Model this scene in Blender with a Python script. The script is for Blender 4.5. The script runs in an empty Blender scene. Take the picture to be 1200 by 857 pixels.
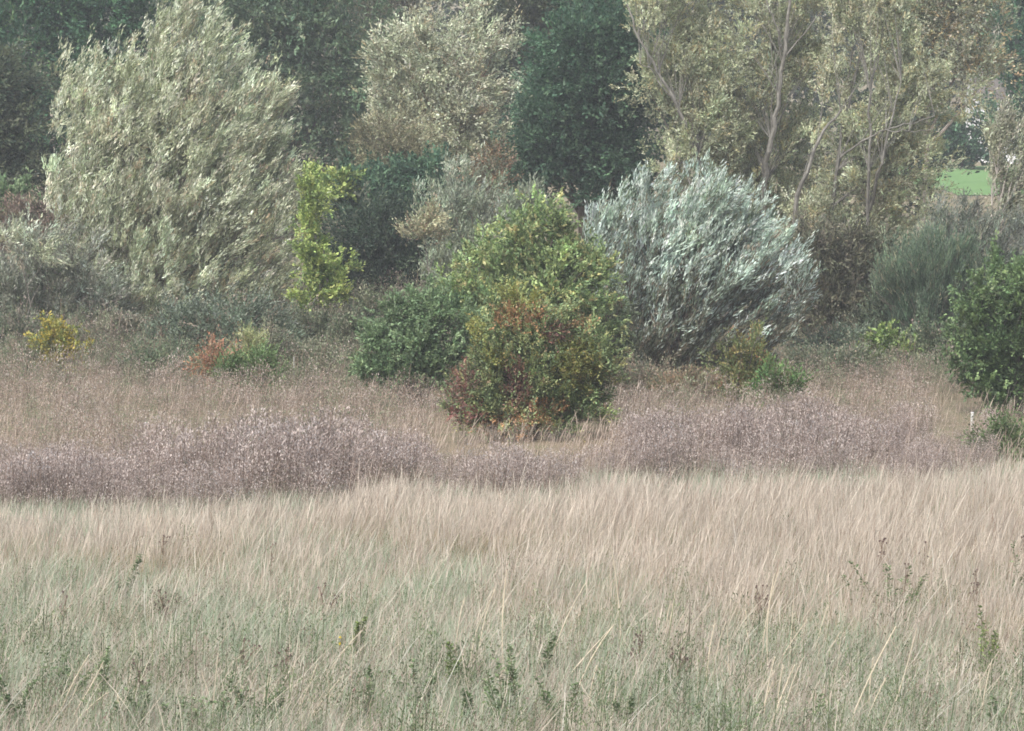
import bpy, math
import numpy as np

R = math.radians
# ------------------------------------------------------------------ view set-up
F = 3788.0                       # focal length of the photograph in photograph pixels (1200 wide)
PITCH = R(4.27)
CAM = np.array([0.0, 0.0, 6.0])
FWD = np.array([0, math.cos(PITCH), -math.sin(PITCH)])
UPV = np.array([0, math.sin(PITCH), math.cos(PITCH)])


def sm(a, b, x):
    t = np.clip((np.asarray(x, float) - a) / (b - a), 0, 1)
    return t * t * (3 - 2 * t)


def field(x, y, scale, seed):
    """cheap smooth noise about -1..1"""
    r = np.random.default_rng(seed)
    s = np.zeros(np.broadcast(x, y).shape)
    for k in range(7):
        a = r.uniform(0, 2 * math.pi)
        f = (2 * math.pi / scale) * r.uniform(0.6, 1.9)
        s = s + np.sin((x * math.cos(a) + y * math.sin(a)) * f + r.uniform(0, 6.28))
    return s / 3.2


def ground_z(x, y):
    x = np.asarray(x, float); y = np.asarray(y, float)
    z = 4.4 * (1 - sm(0, 27, y))
    z = z + 2.9 * np.clip((y - 82) / 58, 0, 1) ** 1.15
    z = z + 0.0225 * np.clip(y - 140, 0, 120)
    z = z + 26 * sm(230, 470, y)
    z = z + 0.10 * field(x, y, 17, 5) * sm(15, 30, y) + 0.04 * field(x, y, 5, 6)
    return z


def ray(px, py):
    u = (px - 600.0) / F; v = (428.5 - py) / F
    return FWD + np.array([u, 0, 0]) + v * UPV


def at(px, py, D):
    d = ray(px, py)
    return CAM + d * (D / d[1])


def on_ground(px, py):
    d = ray(px, py); t = 5.0
    for D in np.arange(20, 220, 0.1):
        p = CAM + d * (D / d[1])
        if p[2] <= ground_z(p[0], p[1]):
            return np.array([p[0], p[1], float(ground_z(p[0], p[1]))])
    return p


def foot(px, D):
    x = D * (px - 600.0) / F / math.cos(PITCH)
    return np.array([x, D, float(ground_z(x, D))])


def to_px(x, y, z):
    dx, dy, dz = x - CAM[0], y - CAM[1], z - CAM[2]
    fw = dy * FWD[1] + dz * FWD[2]; up = dy * UPV[1] + dz * UPV[2]
    return 600 + F * dx / fw, 428.5 - F * up / fw


# ------------------------------------------------------------------ scene helpers
scene = bpy.context.scene
COL = scene.collection


def norm(v):
    return v / np.maximum(np.linalg.norm(v, axis=-1, keepdims=True), 1e-9)


def quads(name, V, C, mat, parent=None, loc=None, smooth=False):
    """V (n,4,3) world vertices, C (n,3) tint; ONE mesh object"""
    V = np.asarray(V, np.float32); n = len(V)
    org = np.zeros(3, np.float32) if loc is None else np.asarray(loc, np.float32)
    me = bpy.data.meshes.new(name)
    me.vertices.add(n * 4); me.loops.add(n * 4); me.polygons.add(n)
    me.vertices.foreach_set('co', (V - org).reshape(-1))
    me.loops.foreach_set('vertex_index', np.arange(n * 4, dtype=np.int32))
    me.polygons.foreach_set('loop_start', np.arange(0, n * 4, 4, dtype=np.int32))
    a = me.attributes.new('tint', 'FLOAT_COLOR', 'FACE')
    c4 = np.ones((n, 4), np.float32); c4[:, :3] = C
    a.data.foreach_set('color', c4.reshape(-1))
    me.update(calc_edges=True)
    me.materials.append(mat)
    ob = bpy.data.objects.new(name, me); COL.objects.link(ob)
    if parent is not None:
        ob.parent = parent
    elif loc is not None:
        ob.location = loc
    return ob


def polymesh(name, verts, faces, mat, parent=None):
    me = bpy.data.meshes.new(name); me.from_pydata([tuple(v) for v in verts], [], faces)
    me.update(); me.materials.append(mat)
    ob = bpy.data.objects.new(name, me); COL.objects.link(ob)
    if parent: ob.parent = parent
    return ob


def thing(name, label, cat, loc, group=None):
    o = bpy.data.objects.new(name, None); COL.objects.link(o)
    o.empty_display_size = 0.2
    o.location = loc; o['label'] = label; o['category'] = cat; o['kind'] = 'thing'
    if group: o['group'] = group
    return o


# ------------------------------------------------------------------ materials
def leafy_mat(name, rough=0.6, spec=0.25, trans=0.2, var=0.25, scale=1.2):
    m = bpy.data.materials.new(name); m.use_nodes = True
    nt = m.node_tree; N = nt.nodes; L = nt.links; N.clear()
    out = N.new('ShaderNodeOutputMaterial')
    at_ = N.new('ShaderNodeAttribute'); at_.attribute_name = 'tint'
    geo = N.new('ShaderNodeNewGeometry')
    no = N.new('ShaderNodeTexNoise'); no.inputs['Scale'].default_value = scale; no.inputs['Detail'].default_value = 3
    L.new(geo.outputs['Position'], no.inputs['Vector'])
    mr = N.new('ShaderNodeMapRange'); mr.inputs[1].default_value = 0.3; mr.inputs[2].default_value = 0.7
    mr.inputs[3].default_value = 1 - var; mr.inputs[4].default_value = 1 + var
    L.new(no.outputs['Fac'], mr.inputs[0])
    hs = N.new('ShaderNodeHueSaturation'); L.new(at_.outputs['Color'], hs.inputs['Color']); L.new(mr.outputs[0], hs.inputs['Value'])
    p = N.new('ShaderNodeBsdfPrincipled'); p.inputs['Roughness'].default_value = rough
    p.inputs['Specular IOR Level'].default_value = spec
    L.new(hs.outputs[0], p.inputs['Base Color'])
    if trans > 0:
        t = N.new('ShaderNodeBsdfTranslucent'); L.new(hs.outputs[0], t.inputs['Color'])
        mx = N.new('ShaderNodeMixShader'); mx.inputs[0].default_value = trans
        L.new(p.outputs[0], mx.inputs[1]); L.new(t.outputs[0], mx.inputs[2]); L.new(mx.outputs[0], out.inputs[0])
    else:
        L.new(p.outputs[0], out.inputs[0])
    return m


M_LEAF = leafy_mat('leaf')
M_SILVER = leafy_mat('silver_leaf', 0.5, 0.35, 0.22, 0.15, 1.0)
M_SOFT = leafy_mat('soft_leaf', 0.55, 0.3, 0.36, 0.18, 0.8)
M_GRASS = leafy_mat('grass_blade', 0.6, 0.2, 0.35, 0.12, 2.0)
M_WEED = leafy_mat('dry_weed', 0.8, 0.1, 0.35, 0.2, 1.6)
M_BARK = leafy_mat('bark', 0.85, 0.15, 0.0, 0.3, 6.0)


def plain_mat(name, cols, scale=1.0, rough=0.85, bump=0.0):
    m = bpy.data.materials.new(name); m.use_nodes = True
    nt = m.node_tree; N = nt.nodes; L = nt.links
    p = N['Principled BSDF']; p.inputs['Roughness'].default_value = rough
    p.inputs['Specular IOR Level'].default_value = 0.2
    geo = N.new('ShaderNodeNewGeometry')
    no = N.new('ShaderNodeTexNoise'); no.inputs['Scale'].default_value = scale; no.inputs['Detail'].default_value = 8
    no.inputs['Roughness'].default_value = 0.65
    L.new(geo.outputs['Position'], no.inputs['Vector'])
    cr = N.new('ShaderNodeValToRGB')
    e = cr.color_ramp.elements
    while len(e) < len(cols): e.new(0.5)
    for i, c in enumerate(cols):
        e[i].position = 0.3 + 0.4 * i / max(1, len(cols) - 1); e[i].color = (*c, 1)
    L.new(no.outputs['Fac'], cr.inputs[0]); L.new(cr.outputs[0], p.inputs['Base Color'])
    if bump:
        b = N.new('ShaderNodeBump'); b.inputs['Strength'].default_value = bump
        L.new(no.outputs['Fac'], b.inputs['Height']); L.new(b.outputs[0], p.inputs['Normal'])
    return m


M_GROUND = plain_mat('meadow_ground', [(0.10, 0.095, 0.05), (0.22, 0.18, 0.12), (0.13, 0.14, 0.07)], 0.9)
M_HILL = plain_mat('hill_ground', [(0.05, 0.08, 0.03), (0.09, 0.12, 0.05)], 0.12)
M_LAWN = plain_mat('mown_lawn', [(0.11, 0.20, 0.075), (0.145, 0.24, 0.09)], 0.8)
M_WOOD = plain_mat('weathered_wood', [(0.30, 0.28, 0.25), (0.5, 0.48, 0.45)], 14)
M_DARKWOOD = plain_mat('old_fence_wood', [(0.13, 0.11, 0.10), (0.22, 0.19, 0.17)], 14)
M_WHITE = plain_mat('white_render', [(0.75, 0.75, 0.74), (0.82, 0.82, 0.82)], 3)
M_ROOF = plain_mat('slate_roof', [(0.09, 0.08, 0.07), (0.13, 0.115, 0.10)], 4)
M_PANE = plain_mat('window_glass', [(0.02, 0.025, 0.03), (0.04, 0.045, 0.05)], 2, 0.1)


# ------------------------------------------------------------------ plant builders
class Acc:
    """collects quads for one mesh"""
    def __init__(s): s.V = []; s.C = []
    def add(s, V, C): s.V.append(np.asarray(V, np.float32)); s.C.append(np.asarray(C, np.float32))
    def build(s, name, mat, parent=None, loc=None): return quads(name, np.concatenate(s.V), np.concatenate(s.C), mat, parent, loc)


def leaf_quads(P, D, S, L, W, fold=0.15):
    Nn = np.cross(D, S)
    L = L[:, None]; W = W[:, None]
    mid = P + D * L * 0.45 - Nn * W * fold
    return np.stack([P, mid + S * W * 0.5, P + D * L, mid - S * W * 0.5], 1)


def pick(rng, pal, n):
    cols = np.array([c[:3] for c in pal]); w = np.array([c[3] for c in pal], float); w /= w.sum()
    return cols[rng.choice(len(pal), n, p=w)]


def tube(acc, pts, rad, col, sides=5, rng=None):
    pts = np.asarray(pts, float); rad = np.asarray(rad, float)
    T = norm(np.gradient(pts, axis=0))
    ref = np.array([0.31, 0.9, 0.2])
    A = norm(np.cross(T, ref)); B = np.cross(T, A)
    a = np.linspace(0, 2 * math.pi, sides + 1)
    ring = pts[:, None] + (A[:, None] * np.cos(a)[None, :, None] + B[:, None] * np.sin(a)[None, :, None]) * rad[:, None, None]
    V = np.stack([ring[:-1, :-1], ring[:-1, 1:], ring[1:, 1:], ring[1:, :-1]], 2).reshape(-1, 4, 3)
    c = np.tile(np.array(col), (len(V), 1))
    if rng is not None: c = c * rng.uniform(0.8, 1.2, (len(V), 1))
    acc.add(V, c)


def bend(a, b, rng, k=5, wob=0.08, sag=0.0):
    a = np.asarray(a, float); b = np.asarray(b, float)
    t = np.linspace(0, 1, k)[:, None]
    L = np.linalg.norm(b - a)
    off = rng.normal(0, wob * L, 3) * np.array([1, 1, 0.5])
    return a + (b - a) * t + off * (4 * t * (1 - t)) + np.array([0, 0, sag * L]) * np.sin(math.pi * t)


def scale_at(D): return F / D


def lobes_world(lobes, D, base, deep=0.9):
    out = []
    for l in lobes:
        px, py, rx, ry = l[:4]; dd = l[4] if len(l) > 4 else 0
        Dc = D + dd; s = scale_at(Dc)
        c = at(px, py, Dc)
        out.append((c, np.array([rx / s, max(0.5, deep * rx / s), ry / s])))
    return out


def boughs(rng, LW, k, rel, zs):
    """smaller foliage masses round the outside of each lobe"""
    out = []
    for c, r in LW:
        kk = max(5, int(k * rng.uniform(.8, 1.2)))
        for j in range(kk):
            d = norm(rng.normal(size=3))
            if d[1] > .4 and rng.random() < .6: d[1] *= -1
            if d[2] < -.5 and rng.random() < .5: d[2] *= -1
            q = rng.uniform(*rel)
            out.append((c + d * r * (1.02 - q * .75) * rng.uniform(.86, 1.12), np.array([r[0] * q, r[1] * q, min(r[2], r[0] * 1.3) * q * zs])))
            if d[2] > -.1 and rng.random() < .55:      # a leading shoot that stands clear of the mass
                m = float(np.mean(r))
                out.append((c + d * r * rng.uniform(1.0, 1.14) + np.array([0.04 * m, 0, .08 * m]), np.array([.09, .09, rng.uniform(.16, .30)]) * m))
    return out


def fan_branches(rng, LW, nb, origins, ragged, zmin):
    """curved branches that carry the foliage: from an origin up and out to the outside of the lobes"""
    areas = np.array([r[0] * r[2] for _, r in LW]) ** .9; areas /= areas.sum()
    out = []; tries = 0
    og = np.asarray(origins, float)
    while len(out) < nb and tries < nb * 30:
        tries += 1
        j = rng.choice(len(LW), p=areas); c, r = LW[j]
        d = norm(rng.normal(size=3))
        if d[1] > .5 and rng.random() < .5: continue
        e = c + d * r * (rng.uniform(.75, 1.05) + ragged * .5 * rng.normal() * (d[2] > -.2))
        if e[2] < zmin + .15: continue
        if any(np.linalg.norm((e - c2) / r2) < .72 for k, (c2, r2) in enumerate(LW) if k != j) and rng.random() < .8: continue
        if len(og) == 1:
            o = og[0] + np.array([rng.normal(0, .18), rng.normal(0, .18), 0])
        else:
            w = np.linalg.norm((og - e) * np.array([1, 1, .8]), axis=1) + np.where(og[:, 2] > e[2] - .25 * abs(e[2] - og[:, 2].min()) - .2, 4.0, 0) + rng.uniform(0, .8, len(og))
            o = og[int(np.argmin(w))]
        v = e - o
        mid = o + np.array([v[0] * .38, v[1] * .38, v[2] * .62 + .08 * np.linalg.norm(v)]) + rng.normal(0, .05 * np.linalg.norm(v), 3)
        t = np.linspace(0, 1, 9)[:, None]
        out.append((1 - t) ** 2 * o + 2 * t * (1 - t) * mid + t * t * e)
    return np.array(out)


def crown(rng, LW, n, pal, leaf=(0.12, 0.03), clump=0.35, per_spray=6, per_clump=60, spray=0.35, out=0.8, up=0.3,
          wind=(0, 0, 0), rnd=0.4, flat=0.3, shell=0.55, var=0.18, zmin=None, holes=0.25, cvar=0.2, tipsplay=0.5, ragged=0.2, bough=(13, .26, .46, .95), patches=None, pal_low=None, fan=None, origins=None):
    """leaves in sprays, sprays in clumps, clumps through each lobe's outer volume"""
    LW_full = LW
    if bough:
        core = [(c, r * .62) for c, r in LW]
        LW = boughs(rng, LW, bough[0], bough[1:3], bough[3]) + core
    nc = max(8, int(n / per_clump))
    areas = np.array([r[0] * r[2] + r[1] * r[2] for _, r in LW])
    if bough: areas[-len(core):] *= .35
    areas /= areas.sum()
    li = rng.choice(len(LW), nc * 3, p=areas)
    C0 = np.array([c for c, _ in LW]); R0 = np.array([r for _, r in LW])
    big = float(np.mean(R0))
    d = norm(rng.normal(size=(nc * 3, 3)))
    rf = shell + (1.0 - shell) * rng.random(nc * 3) ** 0.6
    rf = rf + rng.normal(0, 0.07, nc * 3)
    th_ = np.arctan2(d[:, 2], d[:, 0]) + li * 1.7; ph_ = np.arcsin(np.clip(d[:, 1], -1, 1)) + li
    bump = np.sin(th_ * 3 + ph_ * 2) * .5 + np.sin(th_ * 7 - ph_ * 5 + 1) * .5 + np.sin(th_ * 13 + ph_ * 9) * .35
    rf = rf * (1 + ragged * bump)
    # shoots that stand out of the outline
    far = rng.random(nc * 3) < 0.05
    rf = np.where(far, rf * rng.uniform(1.02, 1.0 + ragged * 2.2, nc * 3), rf)
    P = C0[li] + d * R0[li] * rf[:, None]
    keep = np.ones(len(P), bool)
    for j, (c, r) in enumerate(LW):
        q = np.linalg.norm((P - c) / r, axis=1)
        keep &= ~((q < shell * 0.95) & (li != j) & (rng.random(len(P)) < 0.8))
    # a few gaps, on a scale of about a metre
    sc = big * 0.75
    g = field(P[:, 0] + P[:, 1] * 0.4, P[:, 2], sc, int(rng.integers(1e6)))
    keep &= ~(g > 0.9 - holes * 1.4)
    keep &= ~((d[:, 1] > 0.35) & (rng.random(len(P)) < 0.45))
    if zmin is not None: keep &= P[:, 2] > zmin
    BR = None
    frac = 0.0
    if fan: frac = fan[1]
    keep_n = int(nc * (1 - frac))
    lix = li[keep][:keep_n]
    P = P[keep][:keep_n]; d = d[keep][:keep_n]; nF = nc - len(P); nc = len(P)
    O = norm(d + rng.normal(0, 0.25, d.shape))
    taper = np.ones(nc)
    bcol = np.ones((nc, 3))
    if fan:
        zm = zmin if zmin is not None else -99
        BR = fan_branches(rng, LW_full, fan[0], origins, ragged, zm)
        bi = rng.integers(0, len(BR), nF); tb = fan[2] + (1 - fan[2]) * rng.random(nF) ** .75
        f = tb * 8; i0 = np.minimum(f.astype(int), 7); f = (f - i0)[:, None]
        Pb = BR[bi, i0] * (1 - f) + BR[bi, i0 + 1] * f
        Tg = norm(BR[bi, i0 + 1] - BR[bi, i0])
        Lb = np.linalg.norm(BR[bi, -1] - BR[bi, 0], axis=1)
        sp = (fan[3] * np.clip(Lb, .6, 4) * (1.15 - .85 * tb))[:, None]
        Pb = Pb + rng.normal(0, 1, Pb.shape) * sp
        ok = Pb[:, 2] > zm
        Pb, Tg, tb, bi = Pb[ok], Tg[ok], tb[ok], bi[ok]
        P = np.concatenate([P, Pb]); O = np.concatenate([O, norm(Tg + rng.normal(0, .25, Tg.shape))])
        taper = np.concatenate([taper, 1.15 - .75 * tb])
        bc = rng.uniform(1 - cvar, 1 + cvar, (len(BR), 1)) * rng.uniform(.93, 1.07, (len(BR), 3))
        bcol = np.concatenate([bcol, bc[bi]]); nc = len(P)
    ccol = pick(rng, pal, nc) * rng.uniform(1 - cvar, 1 + cvar, (nc, 1))
    lcol = rng.uniform(1 - cvar, 1 + cvar, (len(LW), 1)) * rng.uniform(.94, 1.06, (len(LW), 3))
    ccol = ccol * bcol; ccol[:len(lix)] *= lcol[lix]
    csz = rng.uniform(0.6, 1.3, nc) * taper
    ns = max(1, int(per_clump / per_spray))
    ci = np.repeat(np.arange(nc), ns)
    SD = norm(O[ci] * out + np.array([0, 0, up]) + np.array(wind) + rng.normal(0, rnd, (len(ci), 3)))
    CD = norm(O * max(out, .45) + np.array([0, 0, up + .15]) + np.array(wind) * .8 + rng.normal(0, rnd * .8, O.shape))
    u = rng.random(len(ci)) ** .8
    SP = P[ci] + CD[ci] * ((u - .35) * clump * csz[ci] * 3.4)[:, None] + rng.normal(0, 1, (len(ci), 3)) * (clump * csz[ci] * (.62 - .45 * u))[:, None]
    SD = norm(SD + CD[ci] * .6)
    scol = np.where(rng.random(len(ci))[:, None] < 0.55, ccol[ci], pick(rng, pal, len(ci)))
    sl = spray * rng.uniform(0.6, 1.4, len(ci))
    if patches:
        for (qx, qy, ra, rb, pp) in patches:
            ax, ay = to_px(SP[:, 0], SP[:, 1], SP[:, 2])
            hit = (((ax - qx) / ra) ** 2 + ((ay - qy) / rb) ** 2 + rng.normal(0, .25, len(ax))) < 1
            hit &= rng.random(len(ax)) < .8
            scol[hit] = pick(rng, pp, int(hit.sum()))
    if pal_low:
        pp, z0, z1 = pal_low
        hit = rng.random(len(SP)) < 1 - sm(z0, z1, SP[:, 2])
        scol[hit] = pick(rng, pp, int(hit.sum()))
    si = np.repeat(np.arange(len(ci)), per_spray)
    t = np.tile((np.arange(per_spray) + 0.5) / per_spray, len(ci))
    Q = SP[si] + SD[si] * (t * sl[si])[:, None] + rng.normal(0, leaf[0] * 0.2, (len(si), 3))
    side = norm(rng.normal(size=(len(si), 3)))
    LD = norm(SD[si] + side * tipsplay)
    r = norm(rng.normal(size=(len(si), 3)) * (1 - flat) + np.array([0, 0, 1.0]) * flat * 1.5)
    S = norm(np.cross(LD, r))
    Ls = leaf[0] * rng.uniform(0.65, 1.3, len(si)); Ws = leaf[1] * rng.uniform(0.7, 1.3, len(si))
    V = leaf_quads(Q, LD, S, Ls, Ws)
    col = scol[si] * rng.uniform(1 - var, 1 + var, (len(si), 1)) * rng.uniform(0.94, 1.06, (len(si), 3))
    return V, col, (P, BR)


def wood(rng, base, LW, PB, r0, col, twigs=60, hub=0.25, lean=(0, 0), extra=None, nst=1):
    acc = Acc()
    P, BR = PB
    if BR is not None:
        for b in BR:
            tube(acc, b, np.linspace(max(.011, r0 * .17), .004, 9), col, 4, rng)
        twigs = int(twigs * .4)
    C0 = np.array([c for c, _ in LW])
    top = C0[np.argmax(C0[:, 2])]
    stems = []
    for k in range(nst):
        b = base + np.array([rng.normal(0, 0.25) * (nst > 1), rng.normal(0, 0.2) * (nst > 1), -0.15])
        tgt = b + (top - b) * .85 if k == 0 else b + (C0[rng.integers(len(C0))] - b) * .72
        pts = bend(b, tgt, rng, 9, 0.05)
        pts[:, 0] += lean[0] * np.sin(np.linspace(0, math.pi, 9))
        tube(acc, pts, np.linspace(r0, r0 * 0.3, 9), col, 8, rng)
        stems.append(pts)
    limbs = []
    for c, r in LW:
        st = stems[rng.integers(len(stems))]
        zz = c[2] - r[2] * 0.7
        j = int(np.argmin(np.abs(st[:, 2] - (base[2] + (zz - base[2]) * 0.7))))
        j = max(1, min(j, len(st) - 2))
        pts = bend(st[j], c - np.array([0, 0, r[2] * 0.1]), rng, 7, 0.06, 0.05)
        tube(acc, pts, np.linspace(r0 * 0.55, r0 * 0.15, 7), col, 6, rng); limbs.append(pts)
    allp = np.concatenate(limbs + [s[3:] for s in stems])
    if len(P):
        for q in P[rng.choice(len(P), min(twigs, len(P)), replace=False)]:
            w = np.linalg.norm(allp - q, axis=1) + (allp[:, 2] > q[2]) * 1.0
            a = allp[int(np.argmin(w))]
            pts = bend(a, q, rng, 5, 0.07, -0.03)
            tube(acc, pts, np.linspace(r0 * 0.16, 0.006, 5), col, 4, rng)
    if extra:
        for pts, ra, rb in extra:
            pts = np.array(pts); k = len(pts)
            tt = np.linspace(0, k - 1, (k - 1) * 4 + 1)
            pp = np.stack([np.interp(tt, np.arange(k), pts[:, i]) for i in range(3)], 1)
            pp[1:-1] += rng.normal(0, 0.03, (len(pp) - 2, 3))
            tube(acc, pp, np.linspace(ra, rb, len(pp)), col, 7, rng)
    return acc


SEED = [100]


def tree(name, label, cat, D, basepx, lobes, n, pal, bark=(0.16, 0.14, 0.12), r0=0.12, group=None, mat=None, deep=0.9,
         parts=('trunk', 'crown'), twigs=60, nst=1, extra=None, lean=(0, 0), low=0.05, **kw):
    SEED[0] += 1; rng = np.random.default_rng(SEED[0])
    base = foot(basepx, D)
    LW = lobes_world(lobes, D, base, deep)
    ex = None
    if extra:
        ex = [([at(px, py, D + dd * .8) for px, py, dd in path], ra * .72, rb * .8) for path, ra, rb in extra]
        og = np.concatenate([np.array(p[0]) for p in ex])
    elif nst > 1:
        og = np.array([base])
    else:
        tp = max(LW, key=lambda q: q[0][2])[0]
        og = base + (tp - base) * np.linspace(.22, .85, 9)[:, None]
    V, C, P = crown(rng, LW, n, pal, zmin=base[2] + low, origins=og, **kw)
    t = thing(name, label, cat, base, group)
    w = wood(rng, base, LW, P, r0, bark, twigs, extra=ex, nst=nst, lean=lean)
    o1 = w.build(parts[0], M_BARK, t, base); o2 = quads(parts[1], V, C, mat or M_LEAF, t, base)
    return t


# palettes (linear reflectance, weight)
DARK = [(0.081, 0.18, 0.098, 4), (0.111, 0.223, 0.114, 3), (0.058, 0.129, 0.081, 3), (0.169, 0.287, 0.13, 1)]
TEAL = [(0.058, 0.117, 0.07, 4), (0.088, 0.159, 0.091, 3), (0.123, 0.209, 0.115, 1.2)]
OLIVE = [(0.143, 0.208, 0.123, 4), (0.195, 0.261, 0.158, 3), (0.104, 0.161, 0.104, 3), (0.247, 0.261, 0.167, 1)]
PALEW = [(0.528, 0.558, 0.39, 4), (0.385, 0.419, 0.271, 4), (0.726, 0.748, 0.585, 3), (0.242, 0.268, 0.157, 2), (0.439, 0.368, 0.239, 0.9)]
SILVER = [(0.495, 0.581, 0.499, 5), (0.356, 0.439, 0.365, 4), (0.653, 0.734, 0.653, 3.5), (0.158, 0.204, 0.134, 2), (0.198, 0.184, 0.115, 1)]
CREAM = [(0.423, 0.444, 0.308, 4), (0.572, 0.595, 0.441, 3), (0.286, 0.309, 0.205, 3), (0.339, 0.303, 0.185, 1)]
POPLAR = [(0.396, 0.414, 0.264, 4), (0.514, 0.541, 0.362, 3), (0.277, 0.297, 0.186, 3), (0.455, 0.403, 0.225, 1.2), (0.593, 0.626, 0.46, 1)]
RUSTP = [(.36, .26, .11, 4), (.30, .20, .10, 2), (.26, .24, .13, 2)]
LIME = [(0.312, 0.396, 0.12, 4), (0.408, 0.468, 0.156, 3), (0.192, 0.276, 0.096, 3)]
MAPLE = [(0.249, 0.336, 0.148, 4), (0.343, 0.415, 0.174, 3), (0.166, 0.232, 0.107, 3), (0.473, 0.451, 0.215, 1)]
GREEN = [(0.171, 0.248, 0.127, 4), (0.242, 0.33, 0.171, 3), (0.11, 0.171, 0.083, 3)]
HAW = [(0.213, 0.27, 0.127, 5), (0.287, 0.339, 0.149, 3), (0.391, 0.368, 0.161, 1.2), (0.31, 0.218, 0.138, 0.5), (0.132, 0.178, 0.086, 3)]
GREYS = [(0.306, 0.346, 0.249, 4), (0.428, 0.476, 0.369, 2), (0.214, 0.249, 0.17, 3), (0.336, 0.314, 0.219, 1)]
SCRUB = [(0.242, 0.247, 0.19, 4), (0.32, 0.336, 0.266, 2), (0.155, 0.184, 0.119, 3), (0.388, 0.441, 0.351, 1)]
BRAM = [(0.15, 0.191, 0.131, 4), (0.218, 0.251, 0.19, 3), (0.102, 0.132, 0.083, 3), (0.272, 0.224, 0.166, 1)]
BROOM = [(0.118, 0.173, 0.109, 5), (0.173, 0.228, 0.147, 3), (0.078, 0.118, 0.076, 3), (0.283, 0.267, 0.178, 1)]
YEL = [(.46, .38, .08, 4), (.34, .33, .09, 3), (.20, .24, .08, 2)]

WIND = (0.55, 0.0, 0.12)

ORNG = [(.40, .23, .11, 3), (.32, .20, .11, 2), (.24, .26, .12, 2)]
REDB = [(0.23, 0.121, 0.101, 3), (0.297, 0.176, 0.121, 2), (0.176, 0.176, 0.095, 1)]
CRIM = [(.27, .12, .10, 3), (.20, .10, .08, 2), (.15,.16,.08,1)]
YELG = [(.32, .32, .10, 3), (.24, .27, .09, 3), (.36, .30, .11, 1)]
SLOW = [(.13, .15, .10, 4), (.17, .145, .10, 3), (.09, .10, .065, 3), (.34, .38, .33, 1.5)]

# ---- far trees behind
G = 'trees of the wooded edge behind the meadow'
tree('broadleaf_tree', 'dark blue-green leafy tree in the top left corner above the big pale willow', 'tree', 122, 60,
     [(40, 40, 75, 75), (105, 20, 70, 80), (60, 120, 80, 70), (150, 80, 60, 100), (150, -30, 70, 60), (20, -30, 70, 60)], 60000, DARK, group=G,
     mat=M_SOFT, leaf=(.16, .09), clump=.4, spray=.3, up=.1, flat=.5, r0=.25, holes=.18, bark=(.08, .07, .06))
tree('broadleaf_tree', 'olive green feathery tree cut off by the left edge beside the willow', 'tree', 104, 0,
     [(5, 110, 38, 50), (20, 165, 32, 60), (-20, 160, 50, 80), (10, 215, 40, 30)], 26000,
     [(.10, .125, .075, 4), (.15, .17, .10, 2), (.055, .08, .055, 3)], group=G, mat=M_SOFT, leaf=(.14, .06), clump=.3, up=.1, wind=(.2, 0, 0), r0=.15)
tree('broadleaf_tree', 'broad olive green tree rising directly right of the big pale willow top', 'tree', 118, 330,
     [(290, 20, 70, 70), (370, 20, 80, 80), (340, 110, 85, 80), (420, 90, 70, 90), (390, 190, 75, 70), (440, 180, 50, 60), (260, -20, 60, 50), (300, 180, 60, 80)], 80000,
     OLIVE, group=G, mat=M_SOFT, leaf=(.16, .07), clump=.42, per_clump=80, up=.1, flat=.5, r0=.28, holes=.2)
tree('broadleaf_tree', 'soft brown tinged treetop at the top edge left of the cream poplar', 'tree', 124, 450,
     [(430, 10, 60, 45), (480, -10, 60, 40), (400, -20, 50, 40), (440, 70, 50, 50)], 22000,
     [(.20, .19, .13, 4), (.28, .26, .19, 2), (.13, .13, .09, 3)], group=G, mat=M_SOFT, leaf=(.13, .05), clump=.4, r0=.18)
tree('poplar_tree', 'rounded cream and grey leaved poplar left of the darkest tree', 'tree', 110, 535,
     [(515, 75, 62, 58), (565, 85, 45, 60), (470, 95, 45, 60), (530, 140, 78, 60), (560, 180, 48, 50), (480, 150, 50, 50), (525, 215, 55, 40), (500, 40, 40, 25)], 62000,
     CREAM, group=G, fan=(110, .6, .4, .04), leaf=(.12, .055), clump=.28, per_clump=50, up=.25, wind=(.15, 0, .05), r0=.16, bark=(.28, .2, .14), twigs=90, holes=.2)
tree('willow_tree', 'small tan feathery tree in front of the olive tree and left of the cream poplar', 'tree', 101, 465,
     [(460, 165, 38, 28), (445, 195, 30, 30), (485, 200, 35, 28), (465, 215, 45, 20)], 15000,
     [(.26, .25, .15, 4), (.36, .34, .22, 2), (.17, .16, .09, 3)], group=G, leaf=(.11, .035), clump=.2, wind=(.2, 0, .1), r0=.08)
tree('evergreen_tree', 'darkest green dense tree between the cream poplar and the tall sparse poplars', 'tree', 104, 690,
     [(690, 110, 75, 80), (655, 165, 55, 55), (735, 180, 48, 60), (705, 50, 48, 50), (690, 200, 70, 45), (640, 205, 38, 30), (745, 120, 35, 45)], 80000,
     TEAL, group=G, mat=M_SOFT, leaf=(.13, .085), clump=.34, per_clump=70, up=.15, flat=.45, r0=.22, bark=(.10, .08, .06), holes=.22)
tree('broadleaf_tree', 'grey-olive treetop at the top edge behind the darkest tree', 'tree', 122, 650,
     [(610, 30, 55, 45), (665, 15, 65, 50), (630, 75, 55, 45), (720, 0, 50, 50), (600, -20, 60, 30), (590, 90, 40, 50)], 40000,
     [(.10, .125, .07, 4), (.15, .165, .09, 3), (.06, .085, .055, 3)], group=G, mat=M_SOFT, leaf=(.15, .06), clump=.38, r0=.22)

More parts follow.
